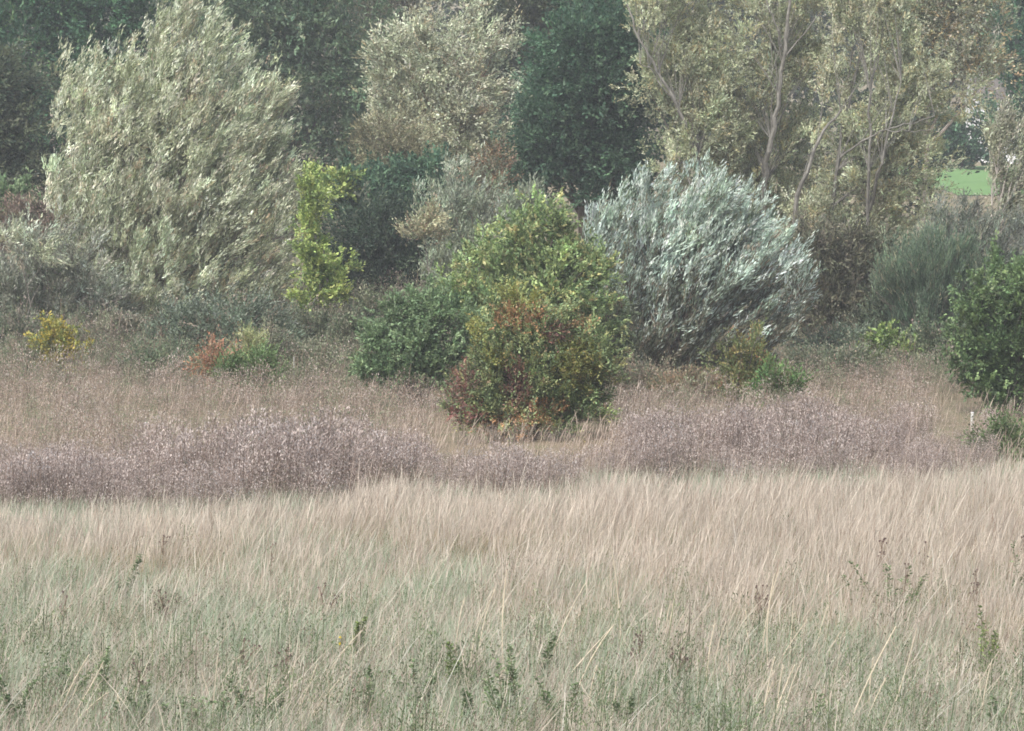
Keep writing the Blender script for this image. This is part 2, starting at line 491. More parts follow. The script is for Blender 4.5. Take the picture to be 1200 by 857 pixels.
# tall sparse poplars on the right
GP = 'tall sparse poplars with grey trunks'
PK = dict(fan=(90, .65, .35, .05), mat=M_SOFT, bough=(12, .22, .38, .9), group=GP, leaf=(.095, .042), clump=.2, per_clump=42, per_spray=6, spray=.22, up=.3, wind=(.1, 0, .1), rnd=.55, flat=.25, shell=.3,
          bark=(.165, .155, .135), holes=.3, cvar=.25)
tree('poplar_tree', 'leftmost tall sparse poplar with its grey stem leaning left over the darkest tree', 'tree', 96, 850,
     [(780, 30, 45, 55), (800, 100, 50, 50), (830, 165, 55, 50), (760, 100, 25, 30), (840, 80, 45, 60), (800, 190, 40, 35), (850, 230, 50, 40), (790, -30, 60, 40)], 66000,
     POPLAR, r0=.07, twigs=160, extra=[([(850, 300, 0), (838, 235, -.5), (818, 185, -1.2), (795, 130, -1.6), (772, 85, -1.6), (748, 45, -1.4), (735, 5, -1)], .11, .03),
                                       ([(795, 130, -1.6), (775, 100, -1.8), (760, 80, -2), (750, 75, -2.1)], .04, .015),
                                       ([(838, 235, -.5), (810, 222, -1.4), (785, 225, -1.8)], .035, .01)], **PK)
tree('poplar_tree', 'middle tall poplar with one pale straight trunk above the silver willow', 'tree', 98, 893,
     [(900, 30, 60, 60), (870, 100, 50, 50), (945, 90, 50, 60), (900, 160, 60, 45), (935, 210, 55, 45), (880, 230, 50, 40), (960, 20, 50, 50), (860, 0, 50, 40), (920, -40, 70, 40)], 76000,
     POPLAR, r0=.07, twigs=170, extra=[([(892, 300, -2), (897, 215, -2.6), (904, 165, -2.8), (912, 110, -2.8), (918, 60, -2.6), (924, 5, -2.2), (928, -50, -1.6)], .14, .045),
                                       ([(917, 75, -2.6), (908, 25, -2.8), (898, 0, -2.6)], .04, .02), ([(912, 110, -2.8), (905, 85, -3), (898, 70, -3.1)], .035, .01),
                                       ([(918, 70, -2.6), (950, 30, -2.8), (978, -10, -2.5)], .04, .015)], **PK)
tree('poplar_tree', 'widest sparse poplar with forked dark stems and a branch reaching right', 'tree', 95, 960,
     [(1010, 40, 60, 55), (1030, 120, 65, 50), (990, 180, 55, 45), (1060, 190, 60, 40), (1080, 100, 55, 35), (1000, 240, 55, 40), (1060, 240, 50, 35), (1020, 285, 55, 35), (960, 270, 45, 45), (1110, 120, 45, 22), (1010, -30, 60, 40)], 95000,
     POPLAR, r0=.08, twigs=220, extra=[([(912, 330, -1), (925, 280, -1.5), (940, 215, -2), (958, 165, -2.2), (985, 130, -2)], .13, .04),
                                       ([(1016, 300, -1), (1018, 200, -2), (1020, 110, -2), (1035, 40, -1.6)], .08, .025),
                                       ([(1018, 250, -1), (1033, 190, -2.4), (1046, 130, -2.4), (1056, 95, -2)], .065, .02),
                                       ([(985, 185, -2), (1010, 165, -2.6), (1038, 152, -2.8), (1065, 147, -2.8), (1095, 136, -2.6)], .045, .015),
                                       ([(1038, 152, -2.8), (1065, 154, -3), (1090, 152, -3)], .03, .01)], **PK)
tree('poplar_tree', 'amber and green treetop right of the sparse poplars near the top right', 'tree', 108, 1075,
     [(1065, 45, 35, 45), (1050, 80, 30, 25), (1105, 30, 45, 45), (1125, 80, 42, 24), (1150, 20, 25, 40), (1158, 84, 28, 15), (1085, -30, 60, 35)], 32000,
     [(.44, .36, .20, 3), (.33, .36, .24, 4), (.50, .48, .36, 2), (.22, .25, .17, 3)], r0=.12, twigs=120, group=GP, leaf=(.12, .055), clump=.28, shell=.4, bark=(.22, .19, .16))
tree('willow_tree', 'pale forked young willow at the right edge beside the mown lawn', 'tree', 90, 1163,
     [(1178, 150, 26, 25), (1190, 190, 30, 40), (1172, 232, 18, 26), (1205, 240, 30, 40), (1160, 152, 22, 12), (1190, 165, 28, 24)], 17000,
     [(.34, .35, .24, 4), (.26, .27, .18, 4), (.46, .46, .34, 2), (.18, .19, .12, 2)], r0=.05, twigs=90, extra=[([(1155, 290, -.4), (1165, 262, -.6), (1180, 240, -.7), (1192, 218, -.6)], .04, .015), ([(1162, 275, -.4), (1162, 240, -.7), (1168, 205, -.6)], .035, .012)],
     fan=(40, .85, .3, .05), leaf=(.11, .035), clump=.18, per_clump=36, wind=WIND, shell=.35, bark=(.36, .32, .28))
tree('broadleaf_tree', 'dark tree in the top right corner beside the white house', 'tree', 150, 1195,
     [(1190, 40, 30, 40), (1195, 90, 26, 24), (1178, 72, 22, 24), (1182, 94, 20, 13), (1215, 0, 40, 50), (1212, 150, 30, 40)], 14000, DARK, group=G, mat=M_SOFT, leaf=(.22, .12), clump=.45, r0=.2)
tree('broadleaf_tree', 'low dark tree standing on the far edge of the mown lawn', 'tree', 173, 1118,
     [(1112, 172, 26, 24), (1135, 182, 22, 15), (1090, 165, 30, 30), (1150, 160, 25, 28)], 12000, TEAL, group=G, leaf=(.22, .12), clump=.3, r0=.12, low=.0, ragged=.06)

# ---- main middle-distance trees
tree('willow_tree', 'big pale grey-green willow with wind-blown leaves filling the upper left', 'tree', 88, 205,
     [(205, 50, 30, 60), (178, 60, 16, 40), (235, 62, 22, 45), (245, 85, 40, 55), (125, 110, 40, 45), (165, 110, 55, 60), (255, 140, 65, 60), (105, 160, 48, 55), (200, 190, 100, 80), (300, 205, 50, 70), (95, 235, 45, 60), (200, 250, 110, 70), (76, 330, 40, 40), (300, 330, 45, 50),
      (155, 280, 85, 70), (265, 285, 82, 70), (322, 140, 20, 40), (80, 110, 18, 35), (330, 270, 28, 60), (200, 345, 90, 45)], 300000,
     PALEW, mat=M_SILVER, bough=(14, .24, .42, 1.35), fan=(300, .75, .38, .035), leaf=(.125, .03), clump=.2, per_clump=56, per_spray=8, spray=.30, out=.4, up=.62, wind=(.6, 0, .1), rnd=.25, flat=.25, ragged=.3,
     tipsplay=.34, r0=.13, twigs=160, bark=(.26, .23, .19), shell=.6, cvar=.22, holes=.16, nst=3)
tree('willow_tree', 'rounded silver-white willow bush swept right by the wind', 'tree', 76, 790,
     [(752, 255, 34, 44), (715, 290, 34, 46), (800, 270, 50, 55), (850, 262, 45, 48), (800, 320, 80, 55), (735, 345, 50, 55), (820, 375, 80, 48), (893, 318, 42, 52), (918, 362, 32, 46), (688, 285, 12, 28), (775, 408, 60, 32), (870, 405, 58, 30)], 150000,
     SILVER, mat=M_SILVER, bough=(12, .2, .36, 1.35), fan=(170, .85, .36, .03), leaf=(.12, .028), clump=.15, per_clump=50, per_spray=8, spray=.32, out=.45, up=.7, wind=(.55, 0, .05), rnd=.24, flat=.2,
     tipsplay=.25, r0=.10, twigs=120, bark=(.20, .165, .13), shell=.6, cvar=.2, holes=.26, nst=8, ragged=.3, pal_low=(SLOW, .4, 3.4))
tree('lime_tree', 'slender bright yellow-green young tree right of the big pale willow', 'tree', 84, 355,
     [(366, 212, 10, 18), (370, 245, 16, 20), (360, 275, 16, 22), (380, 300, 26, 18), (368, 330, 22, 16), (396, 342, 22, 14), (362, 352, 16, 10), (404, 318, 14, 10)], 22000,
     LIME, fan=(34, .8, .25, .05), leaf=(.08, .052), clump=.12, per_clump=30, up=.1, flat=.6, spray=.16, r0=.035, twigs=50, bark=(.3, .28, .22), holes=.25, shell=.3)
tree('maple_tree', 'yellow-green leafy tree directly behind the red tinged hawthorn', 'tree', 70, 625,
     [(632, 272, 26, 38), (655, 262, 12, 26), (600, 280, 22, 24), (585, 305, 30, 28), (555, 325, 26, 24), (672, 300, 18, 24), (530, 345, 20, 18), (640, 325, 60, 45), (690, 370, 35, 45), (550, 300, 12, 14), (610, 350, 60, 40), (690, 320, 25, 25)], 72000,
     MAPLE, fan=(110, .75, .35, .035), leaf=(.08, .052), clump=.15, per_clump=36, up=.25, flat=.4, spray=.18, r0=.06, twigs=90, holes=.22, shell=.45, bark=(.22, .19, .15), nst=3, ragged=.32)
tree('green_shrub', 'rounded mid green shrub left of the red tinged hawthorn', 'shrub', 68, 480,
     [(480, 368, 30, 22), (448, 392, 24, 24), (515, 372, 30, 30), (475, 415, 48, 28), (522, 420, 34, 34), (440, 425, 24, 20), (545, 385, 20, 34)], 48000,
     GREEN, fan=(90, .75, .35, .04), leaf=(.07, .045), clump=.15, per_clump=40, up=.2, flat=.5, spray=.16, r0=.05, parts=('stem', 'foliage'), twigs=50, nst=3, holes=.16, ragged=.35)
hawthorn = tree('hawthorn_bush', 'hawthorn bush with green, yellow and red leaves in the centre', 'bush', 60.5, 612,
     [(605, 358, 26, 22), (618, 380, 46, 26), (650, 404, 48, 40), (580, 410, 36, 36), (625, 440, 66, 42), (680, 440, 42, 50), (600, 488, 62, 36), (655, 488, 58, 34), (560, 455, 26, 26), (550, 490, 26, 24), (706, 420, 22, 34), (622, 395, 40, 30)], 135000,
     HAW, fan=(170, .75, .3, .035), leaf=(.055, .036), clump=.11, per_clump=40, up=.15, flat=.65, spray=.18, out=1.0, r0=.06, parts=('stem', 'foliage'), twigs=120, nst=4, holes=.2, shell=.5, cvar=.28, bark=(.14, .11, .09), low=.1, ragged=.28, patches=[
     (610, 372, 30, 18, ORNG), (540, 450, 16, 26, REDB), (545, 487, 24, 10, CRIM), (606, 455, 16, 28, REDB), (600, 500, 46, 14, ORNG), (650, 395, 14, 12, REDB), (640, 480, 22, 10, ORNG), (615, 348, 40, 14, YELG), (560, 385, 12, 26, YELG), (675, 430, 26, 30, YELG), (678, 380, 16, 12, ORNG), (585, 425, 14, 12, YELG)])
tree('hawthorn_bush', 'thin light green and orange hawthorn sapling in front of the silver willow', 'bush', 67, 868,
     [(868, 415, 24, 20), (850, 435, 20, 22), (885, 440, 22, 22), (868, 460, 30, 18), (850, 405, 10, 18), (885, 400, 10, 16)], 13000,
     [(.18, .20, .08, 4), (.28, .24, .10, 2), (.12, .15, .06, 3), (.30, .17, .10, .7)], fan=(40, .9, .15, .04), leaf=(.065, .035), clump=.11, per_clump=24, up=.5, spray=.16, r0=.025,
     parts=('stem', 'foliage'), twigs=60, shell=.2, nst=3, holes=.2)
tree('hawthorn_bush', 'dense rich green bush cut off by the right edge', 'bush', 67, 1180,
     [(1195, 350, 50, 42), (1150, 380, 38, 34), (1185, 410, 50, 40), (1150, 425, 38, 32), (1195, 455, 45, 30), (1160, 455, 32, 22), (1230, 400, 60, 80), (1125, 400, 14, 16)], 68000,
     [(.13, .20, .085, 4), (.19, .27, .115, 3), (.085, .13, .06, 3)], fan=(120, .7, .35, .035), leaf=(.08, .05), clump=.16, per_clump=40, up=.15, flat=.6, spray=.18, r0=.06, parts=('stem', 'foliage'), twigs=70, nst=3, holes=.18)
tree('broom_bush', 'upright grey-green broom bush with a dark hollow on its left', 'bush', 78, 1090,
     [(1085, 320, 52, 42), (1050, 335, 26, 30), (1125, 335, 34, 45), (1090, 365, 50, 32), (1062, 345, 30, 35)], 60000,
     BROOM, fan=(120, .8, .3, .03), leaf=(.11, .018), clump=.14, per_clump=40, up=1.0, out=.4, rnd=.26, spray=.4, tipsplay=.12, flat=0, r0=.04, parts=('stem', 'foliage'), twigs=110, nst=8, holes=.12, bark=(.2, .17, .14))
tree('willow_scrub', 'soft grey bush behind the broom bush at the right edge', 'bush', 85, 1150,
     [(1130, 285, 42, 24), (1175, 285, 42, 26), (1205, 300, 40, 40), (1150, 310, 50, 30), (1100, 290, 25, 22), (1112, 258, 26, 18), (1148, 256, 28, 16)], 24000,
     [(.18, .20, .16, 4), (.25, .27, .22, 2), (.12, .14, .10, 3)], fan=(60, .7, .3, .04), leaf=(.12, .025), clump=.2, up=.8, out=.4, wind=(.3, 0, 0), rnd=.25, spray=.3, r0=.04, parts=('stem', 'foliage'), twigs=60, nst=5)
tree('olive_shrub', 'brown-olive shrub between the silver willow and the broom bush', 'shrub', 83, 980,
     [(975, 300, 40, 34), (1000, 335, 35, 36), (955, 345, 34, 40), (985, 380, 48, 26), (1020, 300, 28, 28), (940, 300, 24, 26)], 38000,
     [(.13, .135, .085, 4), (.18, .165, .11, 3), (.09, .095, .06, 3), (.22, .20, .15, 1)], fan=(80, .7, .3, .04), leaf=(.11, .04), clump=.2, up=.4, wind=(.2, 0, 0), r0=.05, parts=('stem', 'foliage'), twigs=80, nst=4, bark=(.22, .18, .15))
tree('yellow_bush', 'small bright yellow leaved bush at the left above the pink weeds', 'bush', 75, 70,
     [(66, 385, 16, 13), (52, 405, 13, 12), (88, 402, 17, 11), (70, 422, 24, 12), (60, 432, 20, 8)], 8500,
     YEL, fan=(30, .85, .25, .05), leaf=(.075, .05), clump=.10, per_clump=22, up=.2, flat=.5, spray=.14, r0=.02, parts=('stem', 'foliage'), twigs=25, nst=2, holes=.2, shell=.2)
tree('willow_scrub', 'grey-mauve twiggy thicket at the left edge below the big pale willow', 'bush', 86, 60,
     [(25, 335, 45, 32), (80, 325, 45, 30), (120, 355, 45, 32), (45, 365, 55, 26), (-15, 345, 40, 40), (60, 290, 60, 22), (100, 375, 60, 20)], 46000,
     SCRUB, fan=(120, .8, .3, .035), leaf=(.12, .028), clump=.2, up=.5, wind=(.35, 0, 0), rnd=.45, spray=.28, r0=.04, parts=('stem', 'foliage'), twigs=160, nst=7, bark=(.24, .20, .19))
tree('silver_sapling', 'small white leaved willow shoots at the left edge above the grey-mauve thicket', 'sapling', 84, 30,
     [(22, 285, 20, 9), (52, 300, 20, 6)], 1100, PALEW, mat=M_SILVER, leaf=(.13, .036), clump=.15, wind=(.6, 0, .2), rnd=.25, r0=.02,
     parts=('stem', 'foliage'), twigs=20, shell=.2, nst=2)
tree('green_shrub', 'small fresh green bush at the left edge under the olive feathery tree', 'shrub', 97, 20,
     [(25, 236, 28, 12), (-5, 245, 25, 18), (35, 252, 22, 12)], 6000, GREEN, leaf=(.11, .07), clump=.18, flat=.5, r0=.04, parts=('stem', 'foliage'), twigs=20, nst=2)
tree('bracken_clump', 'russet brown bracken below the small green bush on the left', 'bush', 92, 45,
     [(45, 262, 40, 14), (5, 270, 25, 16), (85, 262, 28, 12), (50, 275, 50, 14)], 10000, [(.23, .18, .14, 4), (.18, .155, .11, 3), (.29, .22, .16, 1)], leaf=(.13, .04), clump=.2, r0=.03,
     parts=('stem', 'foliage'), twigs=30, nst=4)
tree('bramble_bush', 'low blue-grey bramble mound in front of the big pale willow', 'bush', 79, 265,
     [(255, 378, 52, 22), (300, 390, 38, 24), (220, 395, 36, 22), (265, 405, 62, 20), (200, 412, 34, 16)], 34000,
     BRAM, leaf=(.085, .03), clump=.18, up=.4, wind=(.3, 0, 0), rnd=.35, spray=.28, r0=.025, parts=('stem', 'foliage'), twigs=60, nst=6, holes=.05, bark=(.2, .18, .16))
tree('green_shrub', 'dark green shrub mass between the slender lime tree and the yellow-green tree', 'shrub', 93, 450,
     [(425, 280, 42, 34), (480, 275, 45, 32), (530, 270, 34, 30), (410, 325, 36, 34), (460, 325, 46, 34), (510, 310, 40, 34), (400, 350, 40, 25)], 46000,
     [(.06, .095, .06, 4), (.09, .13, .075, 3), (.04, .065, .045, 3), (.14, .17, .11, 1)], fan=(80, .6, .3, .04), leaf=(.12, .05), clump=.24, up=.3, r0=.06, parts=('stem', 'foliage'), twigs=60, nst=4)
tree('dark_shrub', 'blackish green shrub under the small tan feathery tree', 'shrub', 99, 440,
     [(430, 228, 40, 18), (475, 225, 34, 16), (405, 240, 26, 20), (510, 215, 28, 22), (450, 245, 60, 14)], 16000, TEAL, leaf=(.13, .075), clump=.22, r0=.05, parts=('stem', 'foliage'), twigs=30, nst=2)
tree('lime_sapling', 'small patch of bright green leaves against the blackish shrub', 'sapling', 98, 396, [(396, 218, 16, 10), (388, 225, 12, 8)], 1600, LIME,
     leaf=(.12, .08), clump=.12, r0=.02, parts=('stem', 'foliage'), twigs=8, low=.6)
tree('willow_scrub', 'silvery grey willow scrub behind the yellow-green tree', 'bush', 90, 560,
     [(540, 212, 22, 22), (515, 240, 36, 20), (555, 245, 36, 24), (600, 258, 34, 26), (625, 240, 20, 20), (565, 285, 48, 28), (530, 320, 44, 28), (600, 300, 40, 26)], 44000,
     GREYS, fan=(110, .8, .3, .035), leaf=(.12, .032), clump=.18, up=.7, wind=(.25, 0, 0), out=.4, rnd=.3, spray=.3, r0=.04, parts=('stem', 'foliage'), twigs=110, nst=6, bark=(.26, .22, .2))
tree('rust_shrub', 'rusty orange shrub beside the foot of the darkest tree', 'shrub', 95, 578,
     [(574, 220, 20, 18), (578, 195, 12, 18), (565, 235, 18, 10)], 5000, [(.30, .21, .13, 4), (.24, .20, .14, 3), (.2, .2, .13, 3)], leaf=(.10, .05), clump=.14, r0=.02, parts=('stem', 'foliage'), twigs=20, shell=.2)
tree('yellow_sapling', 'pale yellow tipped sapling with russet leaves in the silvery scrub', 'sapling', 86, 492,
     [(500, 262, 12, 14), (486, 278, 12, 12), (508, 280, 12, 10)], 3400, [(.40, .38, .24, 4), (.30, .22, .15, 1.5), (.28, .30, .20, 3)], leaf=(.09, .035), clump=.1, up=.8, r0=.018, parts=('stem', 'foliage'), twigs=20, shell=.2)
tree('nettle_clump', 'low light green leafy clump below the dark hollow of the broom bush', 'plant', 76, 1040,
     [(1036, 396, 14, 12), (1030, 412, 16, 10), (1058, 408, 12, 9)], 2600, [(.20, .28, .09, 4), (.28, .34, .12, 2), (.12, .18, .06, 2)], leaf=(.09, .06), clump=.09, per_clump=16, flat=.5, spray=.12, r0=.01,
     parts=('stem', 'foliage'), twigs=14, shell=.2, nst=3)
tree('nettle_clump', 'grey-green undergrowth clump between the silver willow and the light green clump', 'plant', 77, 980,
     [(965, 410, 24, 13), (995, 408, 26, 13), (1015, 415, 20, 9), (1090, 412, 24, 10)], 9000, BRAM, leaf=(.08, .04), clump=.12, r0=.012, parts=('stem', 'foliage'), twigs=20, nst=4)
tree('green_plant', 'low grass green plant right of the thin hawthorn sapling', 'plant', 66, 918,
     [(912, 455, 22, 14), (928, 465, 14, 10), (900, 466, 16, 8)], 4500, [(.10, .18, .06, 4), (.16, .25, .08, 2), (.14, .14, .07, 2)], leaf=(.07, .035), clump=.09, up=.5, r0=.012, parts=('stem', 'foliage'), twigs=15, nst=3)
tree('rust_plant', 'small orange-brown leaved plant left of the low green plant by the bramble mound', 'plant', 71, 255,
     [(252, 420, 12, 11), (262, 432, 15, 11), (243, 436, 10, 8)], 2600, [(.42, .22, .13, 4), (.32, .2, .13, 3), (.2, .19, .1, 1)], leaf=(.07, .035), clump=.08, per_clump=18, r0=.01, parts=('stem', 'foliage'), twigs=12, nst=2, shell=.2)
tree('green_plant', 'spreading low green plant right of the small orange-brown plant', 'plant', 70, 290,
     [(290, 436, 24, 14), (315, 447, 16, 10), (272, 447, 18, 10)], 5500, [(.13, .20, .08, 4), (.19, .26, .11, 2), (.09, .13, .05, 2)], leaf=(.075, .035), clump=.1, up=.3, r0=.012, parts=('stem', 'foliage'), twigs=16, nst=3)
tree('yellow_sapling', 'thin pale yellow-green sapling above the spreading low green plant', 'sapling', 72, 292,
     [(288, 398, 7, 10), (296, 412, 12, 12), (304, 398, 6, 8)], 1600, [(.32, .33, .16, 4), (.22, .25, .12, 2)], fan=(12, .9, .2, .03), leaf=(.08, .035), clump=.07, per_clump=12, up=.6, r0=.01, parts=('stem', 'foliage'), twigs=14, shell=.1)
tree('green_shrub', 'low green bramble patch at the right edge in front of the dense bush', 'shrub', 58, 1185,
     [(1178, 522, 22, 8), (1200, 518, 22, 10), (1160, 526, 14, 6)], 5000, [(.13, .19, .08, 4), (.18, .2, .10, 2), (.09, .12, .05, 2)], leaf=(.06, .035), clump=.1, r0=.012, parts=('stem', 'foliage'), twigs=14, nst=3)


KS = dict(fan=(45, .7, .25, .05), parts=('stem', 'foliage'), twigs=40, nst=5, ragged=.35, up=.4)
tree('bramble_bush', 'olive green thicket around the foot of the slender lime tree', 'bush', 81, 380,
     [(345, 388, 32, 20), (390, 398, 36, 24), (425, 385, 26, 26), (415, 418, 34, 20), (360, 415, 36, 16)], 26000,
     [(.15, .175, .105, 4), (.21, .21, .14, 3), (.10, .125, .075, 3), (.27, .23, .17, 1)], leaf=(.08, .04), clump=.16, r0=.02, **KS)
tree('bramble_bush', 'brown-olive bramble between the small yellow bush and the blue-grey bramble mound', 'bush', 80, 150,
     [(130, 398, 36, 18), (170, 402, 34, 18), (110, 415, 30, 14), (185, 420, 30, 12)], 16000,
     [(.17, .165, .11, 4), (.22, .185, .14, 3), (.11, .12, .075, 3)], leaf=(.08, .035), clump=.16, r0=.02, **KS)
tree('green_shrub', 'mixed green shrub wedged between the hawthorn and the silver-white willow', 'shrub', 72, 708,
     [(706, 372, 18, 34), (700, 415, 22, 30), (716, 435, 20, 22), (722, 390, 10, 22)], 14000,
     [(.16, .20, .11, 4), (.22, .25, .13, 3), (.26, .20, .14, 1), (.10, .13, .07, 3)], leaf=(.08, .045), clump=.14, r0=.02, **KS)
tree('rust_plant', 'low orange-brown shrub left of the thin hawthorn sapling', 'plant', 69.5, 815,
     [(800, 462, 28, 12), (830, 464, 26, 12), (850, 472, 18, 8), (780, 470, 20, 8)], 9000,
     [(.32, .23, .15, 4), (.26, .20, .13, 3), (.20, .20, .12, 3)], leaf=(.06, .03), clump=.11, r0=.012, **KS)
tree('bramble_bush', 'dark green bramble at the foot of the broom bush beside the dense right-hand bush', 'bush', 76, 1105,
     [(1085, 402, 26, 14), (1110, 410, 28, 14), (1060, 418, 26, 10)], 9000,
     [(.12, .155, .09, 4), (.17, .19, .12, 3), (.08, .10, .06, 3), (.24, .2, .15, 1)], leaf=(.075, .035), clump=.13, r0=.015, **KS)
tree('bramble_bush', 'grey-green bramble below the grey-mauve thicket at the left edge', 'bush', 80, 25,
     [(15, 395, 32, 20), (-10, 410, 30, 20), (40, 408, 22, 12)], 12000,
     [(.16, .18, .12, 4), (.22, .20, .155, 3), (.11, .13, .085, 3)], leaf=(.08, .035), clump=.15, r0=.015, **KS)
tree('nettle_clump', 'dark green nettles in front of the brown-olive bramble at left', 'plant', 74, 195,
     [(180, 428, 26, 12), (210, 432, 24, 12), (155, 438, 18, 8)], 9000,
     [(.12, .165, .095, 4), (.17, .205, .12, 3), (.24, .2, .15, 1)], leaf=(.06, .035), clump=.11, r0=.012, **KS)
tree('bramble_bush', 'dull green-brown tangle right of the thin pale yellow-green sapling', 'bush', 75, 345,
     [(335, 425, 26, 16), (370, 430, 28, 16), (400, 440, 22, 12), (310, 410, 16, 16)], 14000,
     [(.17, .19, .12, 4), (.23, .21, .15, 3), (.13, .15, .09, 3), (.30, .25, .19, 1)], leaf=(.065, .03), clump=.13, r0=.012, **KS)
tree('bramble_bush', 'low green tangle at the foot of the brown-olive shrub right of the silver willow', 'bush', 73, 965,
     [(945, 430, 26, 12), (980, 434, 30, 12), (1015, 430, 24, 10)], 10000,
     [(.16, .19, .12, 4), (.22, .21, .15, 3), (.12, .14, .09, 3), (.30, .24, .18, 1)], leaf=(.06, .03), clump=.12, r0=.012, **KS)
tree('bramble_bush', 'brownish tangle below the wedge-shaped green shrub beside the silver willow', 'bush', 70, 745,
     [(735, 455, 24, 12), (765, 452, 22, 12), (715, 462, 18, 10)], 8000,
     [(.22, .20, .14, 4), (.28, .23, .17, 3), (.17, .19, .12, 3)], leaf=(.06, .03), clump=.12, r0=.012, **KS)
tree('bramble_bush', 'dull olive tangle between the small yellow bush and the left edge', 'bush', 76, 15,
     [(5, 425, 26, 14), (28, 430, 16, 10), (125, 432, 20, 10)], 8000,
     [(.20, .19, .13, 4), (.27, .22, .17, 3), (.14, .165, .10, 3)], leaf=(.06, .03), clump=.12, r0=.012, **KS)
tree('green_shrub', 'small grey-green shrub just left of the dark hollow of the broom bush', 'shrub', 79, 1035,
     [(1035, 355, 16, 26), (1022, 385, 22, 18), (1045, 385, 16, 16)], 9000,
     [(.11, .14, .09, 4), (.15, .18, .11, 3), (.07, .09, .06, 3)], leaf=(.08, .035), clump=.14, r0=.015, **KS)


# ------------------------------------------------------------------ ground and far land
def ground_mesh(name, xs, ys, mat, dz=0.0):
    X, Y = np.meshgrid(xs, ys)
    Z = ground_z(X, Y) + dz
    nx, ny = len(xs), len(ys)
    me = bpy.data.meshes.new(name)
    co = np.stack([X, Y, Z], -1).reshape(-1, 3)
    i = np.arange(nx * ny).reshape(ny, nx)
    q = np.stack([i[:-1, :-1], i[:-1, 1:], i[1:, 1:], i[1:, :-1]], -1).reshape(-1, 4)
    me.vertices.add(len(co)); me.loops.add(q.size); me.polygons.add(len(q))
    me.vertices.foreach_set('co', co.astype(np.float32).reshape(-1))
    me.loops.foreach_set('vertex_index', q.reshape(-1).astype(np.int32))
    me.polygons.foreach_set('loop_start', np.arange(0, q.size, 4, dtype=np.int32))
    me.update(calc_edges=True); me.polygons.foreach_set('use_smooth', np.ones(len(q), bool)); me.materials.append(mat)
    o = bpy.data.objects.new(name, me); COL.objects.link(o); o['kind'] = 'structure'
    return o


ground_mesh('ground', np.concatenate([np.linspace(-300, -42, 30), np.linspace(-40, 40, 120), np.linspace(42, 300, 30)]),
            np.concatenate([np.linspace(-80, 18, 40), np.linspace(20, 180, 240), np.linspace(182, 520, 60)]), M_GROUND)
ground_mesh('lawn', np.linspace(19.3, 28, 24), np.linspace(140, 176, 40), M_LAWN, 0.03)

# far wooded hill: one mass nobody could count
rng = np.random.default_rng(7)
fx = np.concatenate([rng.uniform(-60, 60, 900)]); fy = rng.uniform(186, 240, 900)
acc = Acc(); facc = Acc()
LWf = []
for x, y in zip(fx[:130], fy[:130]):
    h = rng.uniform(9, 15); z = float(ground_z(x, y))
    r = rng.uniform(3, 5)
    LWf.append((np.array([x, y, z + h * .55]), np.array([r, r, h * .5])))
Vf, Cf, Pf = crown(rng, LWf, 110000, [(.06, .085, .05, 4), (.09, .11, .06, 3), (.12, .13, .07, 2), (.05, .07, .05, 3)], leaf=(.5, .32), clump=1.0, per_clump=40, spray=.8, zmin=None, flat=.4, shell=.75, holes=.0)
o = quads('far_wood', Vf, Cf, M_LEAF); o['kind'] = 'stuff'; o['label'] = 'distant wooded hillside behind all the trees'; o['category'] = 'woodland'
# darker hedge line just behind the edge trees closes the gaps low down
LWh = []
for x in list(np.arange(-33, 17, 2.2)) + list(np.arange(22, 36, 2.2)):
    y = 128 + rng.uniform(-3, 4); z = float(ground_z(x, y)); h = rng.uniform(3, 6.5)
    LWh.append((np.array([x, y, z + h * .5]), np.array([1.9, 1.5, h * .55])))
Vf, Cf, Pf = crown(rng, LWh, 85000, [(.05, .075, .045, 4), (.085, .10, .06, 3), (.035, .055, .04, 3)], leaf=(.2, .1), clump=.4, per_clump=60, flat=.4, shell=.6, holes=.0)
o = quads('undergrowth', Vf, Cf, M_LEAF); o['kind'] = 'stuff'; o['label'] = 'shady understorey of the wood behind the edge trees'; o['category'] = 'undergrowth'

# white house glimpsed through the leaves
hb = foot(1166, 182.0)
hz = hb[2] + .8
th = thing('white_house', 'white rendered house with a grey roof glimpsed between branches at the upper right', 'house', (hb[0] + 2.2, 182, hz))


def box_faces(): return [(0, 1, 2, 3), (7, 6, 5, 4), (0, 4, 5, 1), (1, 5, 6, 2), (2, 6, 7, 3), (3, 7, 4, 0)]


def box(name, x0, x1, y0, y1, z0, z1, mat, parent):
    v = [(x0, y0, z0), (x0, y1, z0), (x1, y1, z0), (x1, y0, z0), (x0, y0, z1), (x0, y1, z1), (x1, y1, z1), (x1, y0, z1)]
    return polymesh(name, v, box_faces(), mat, parent)


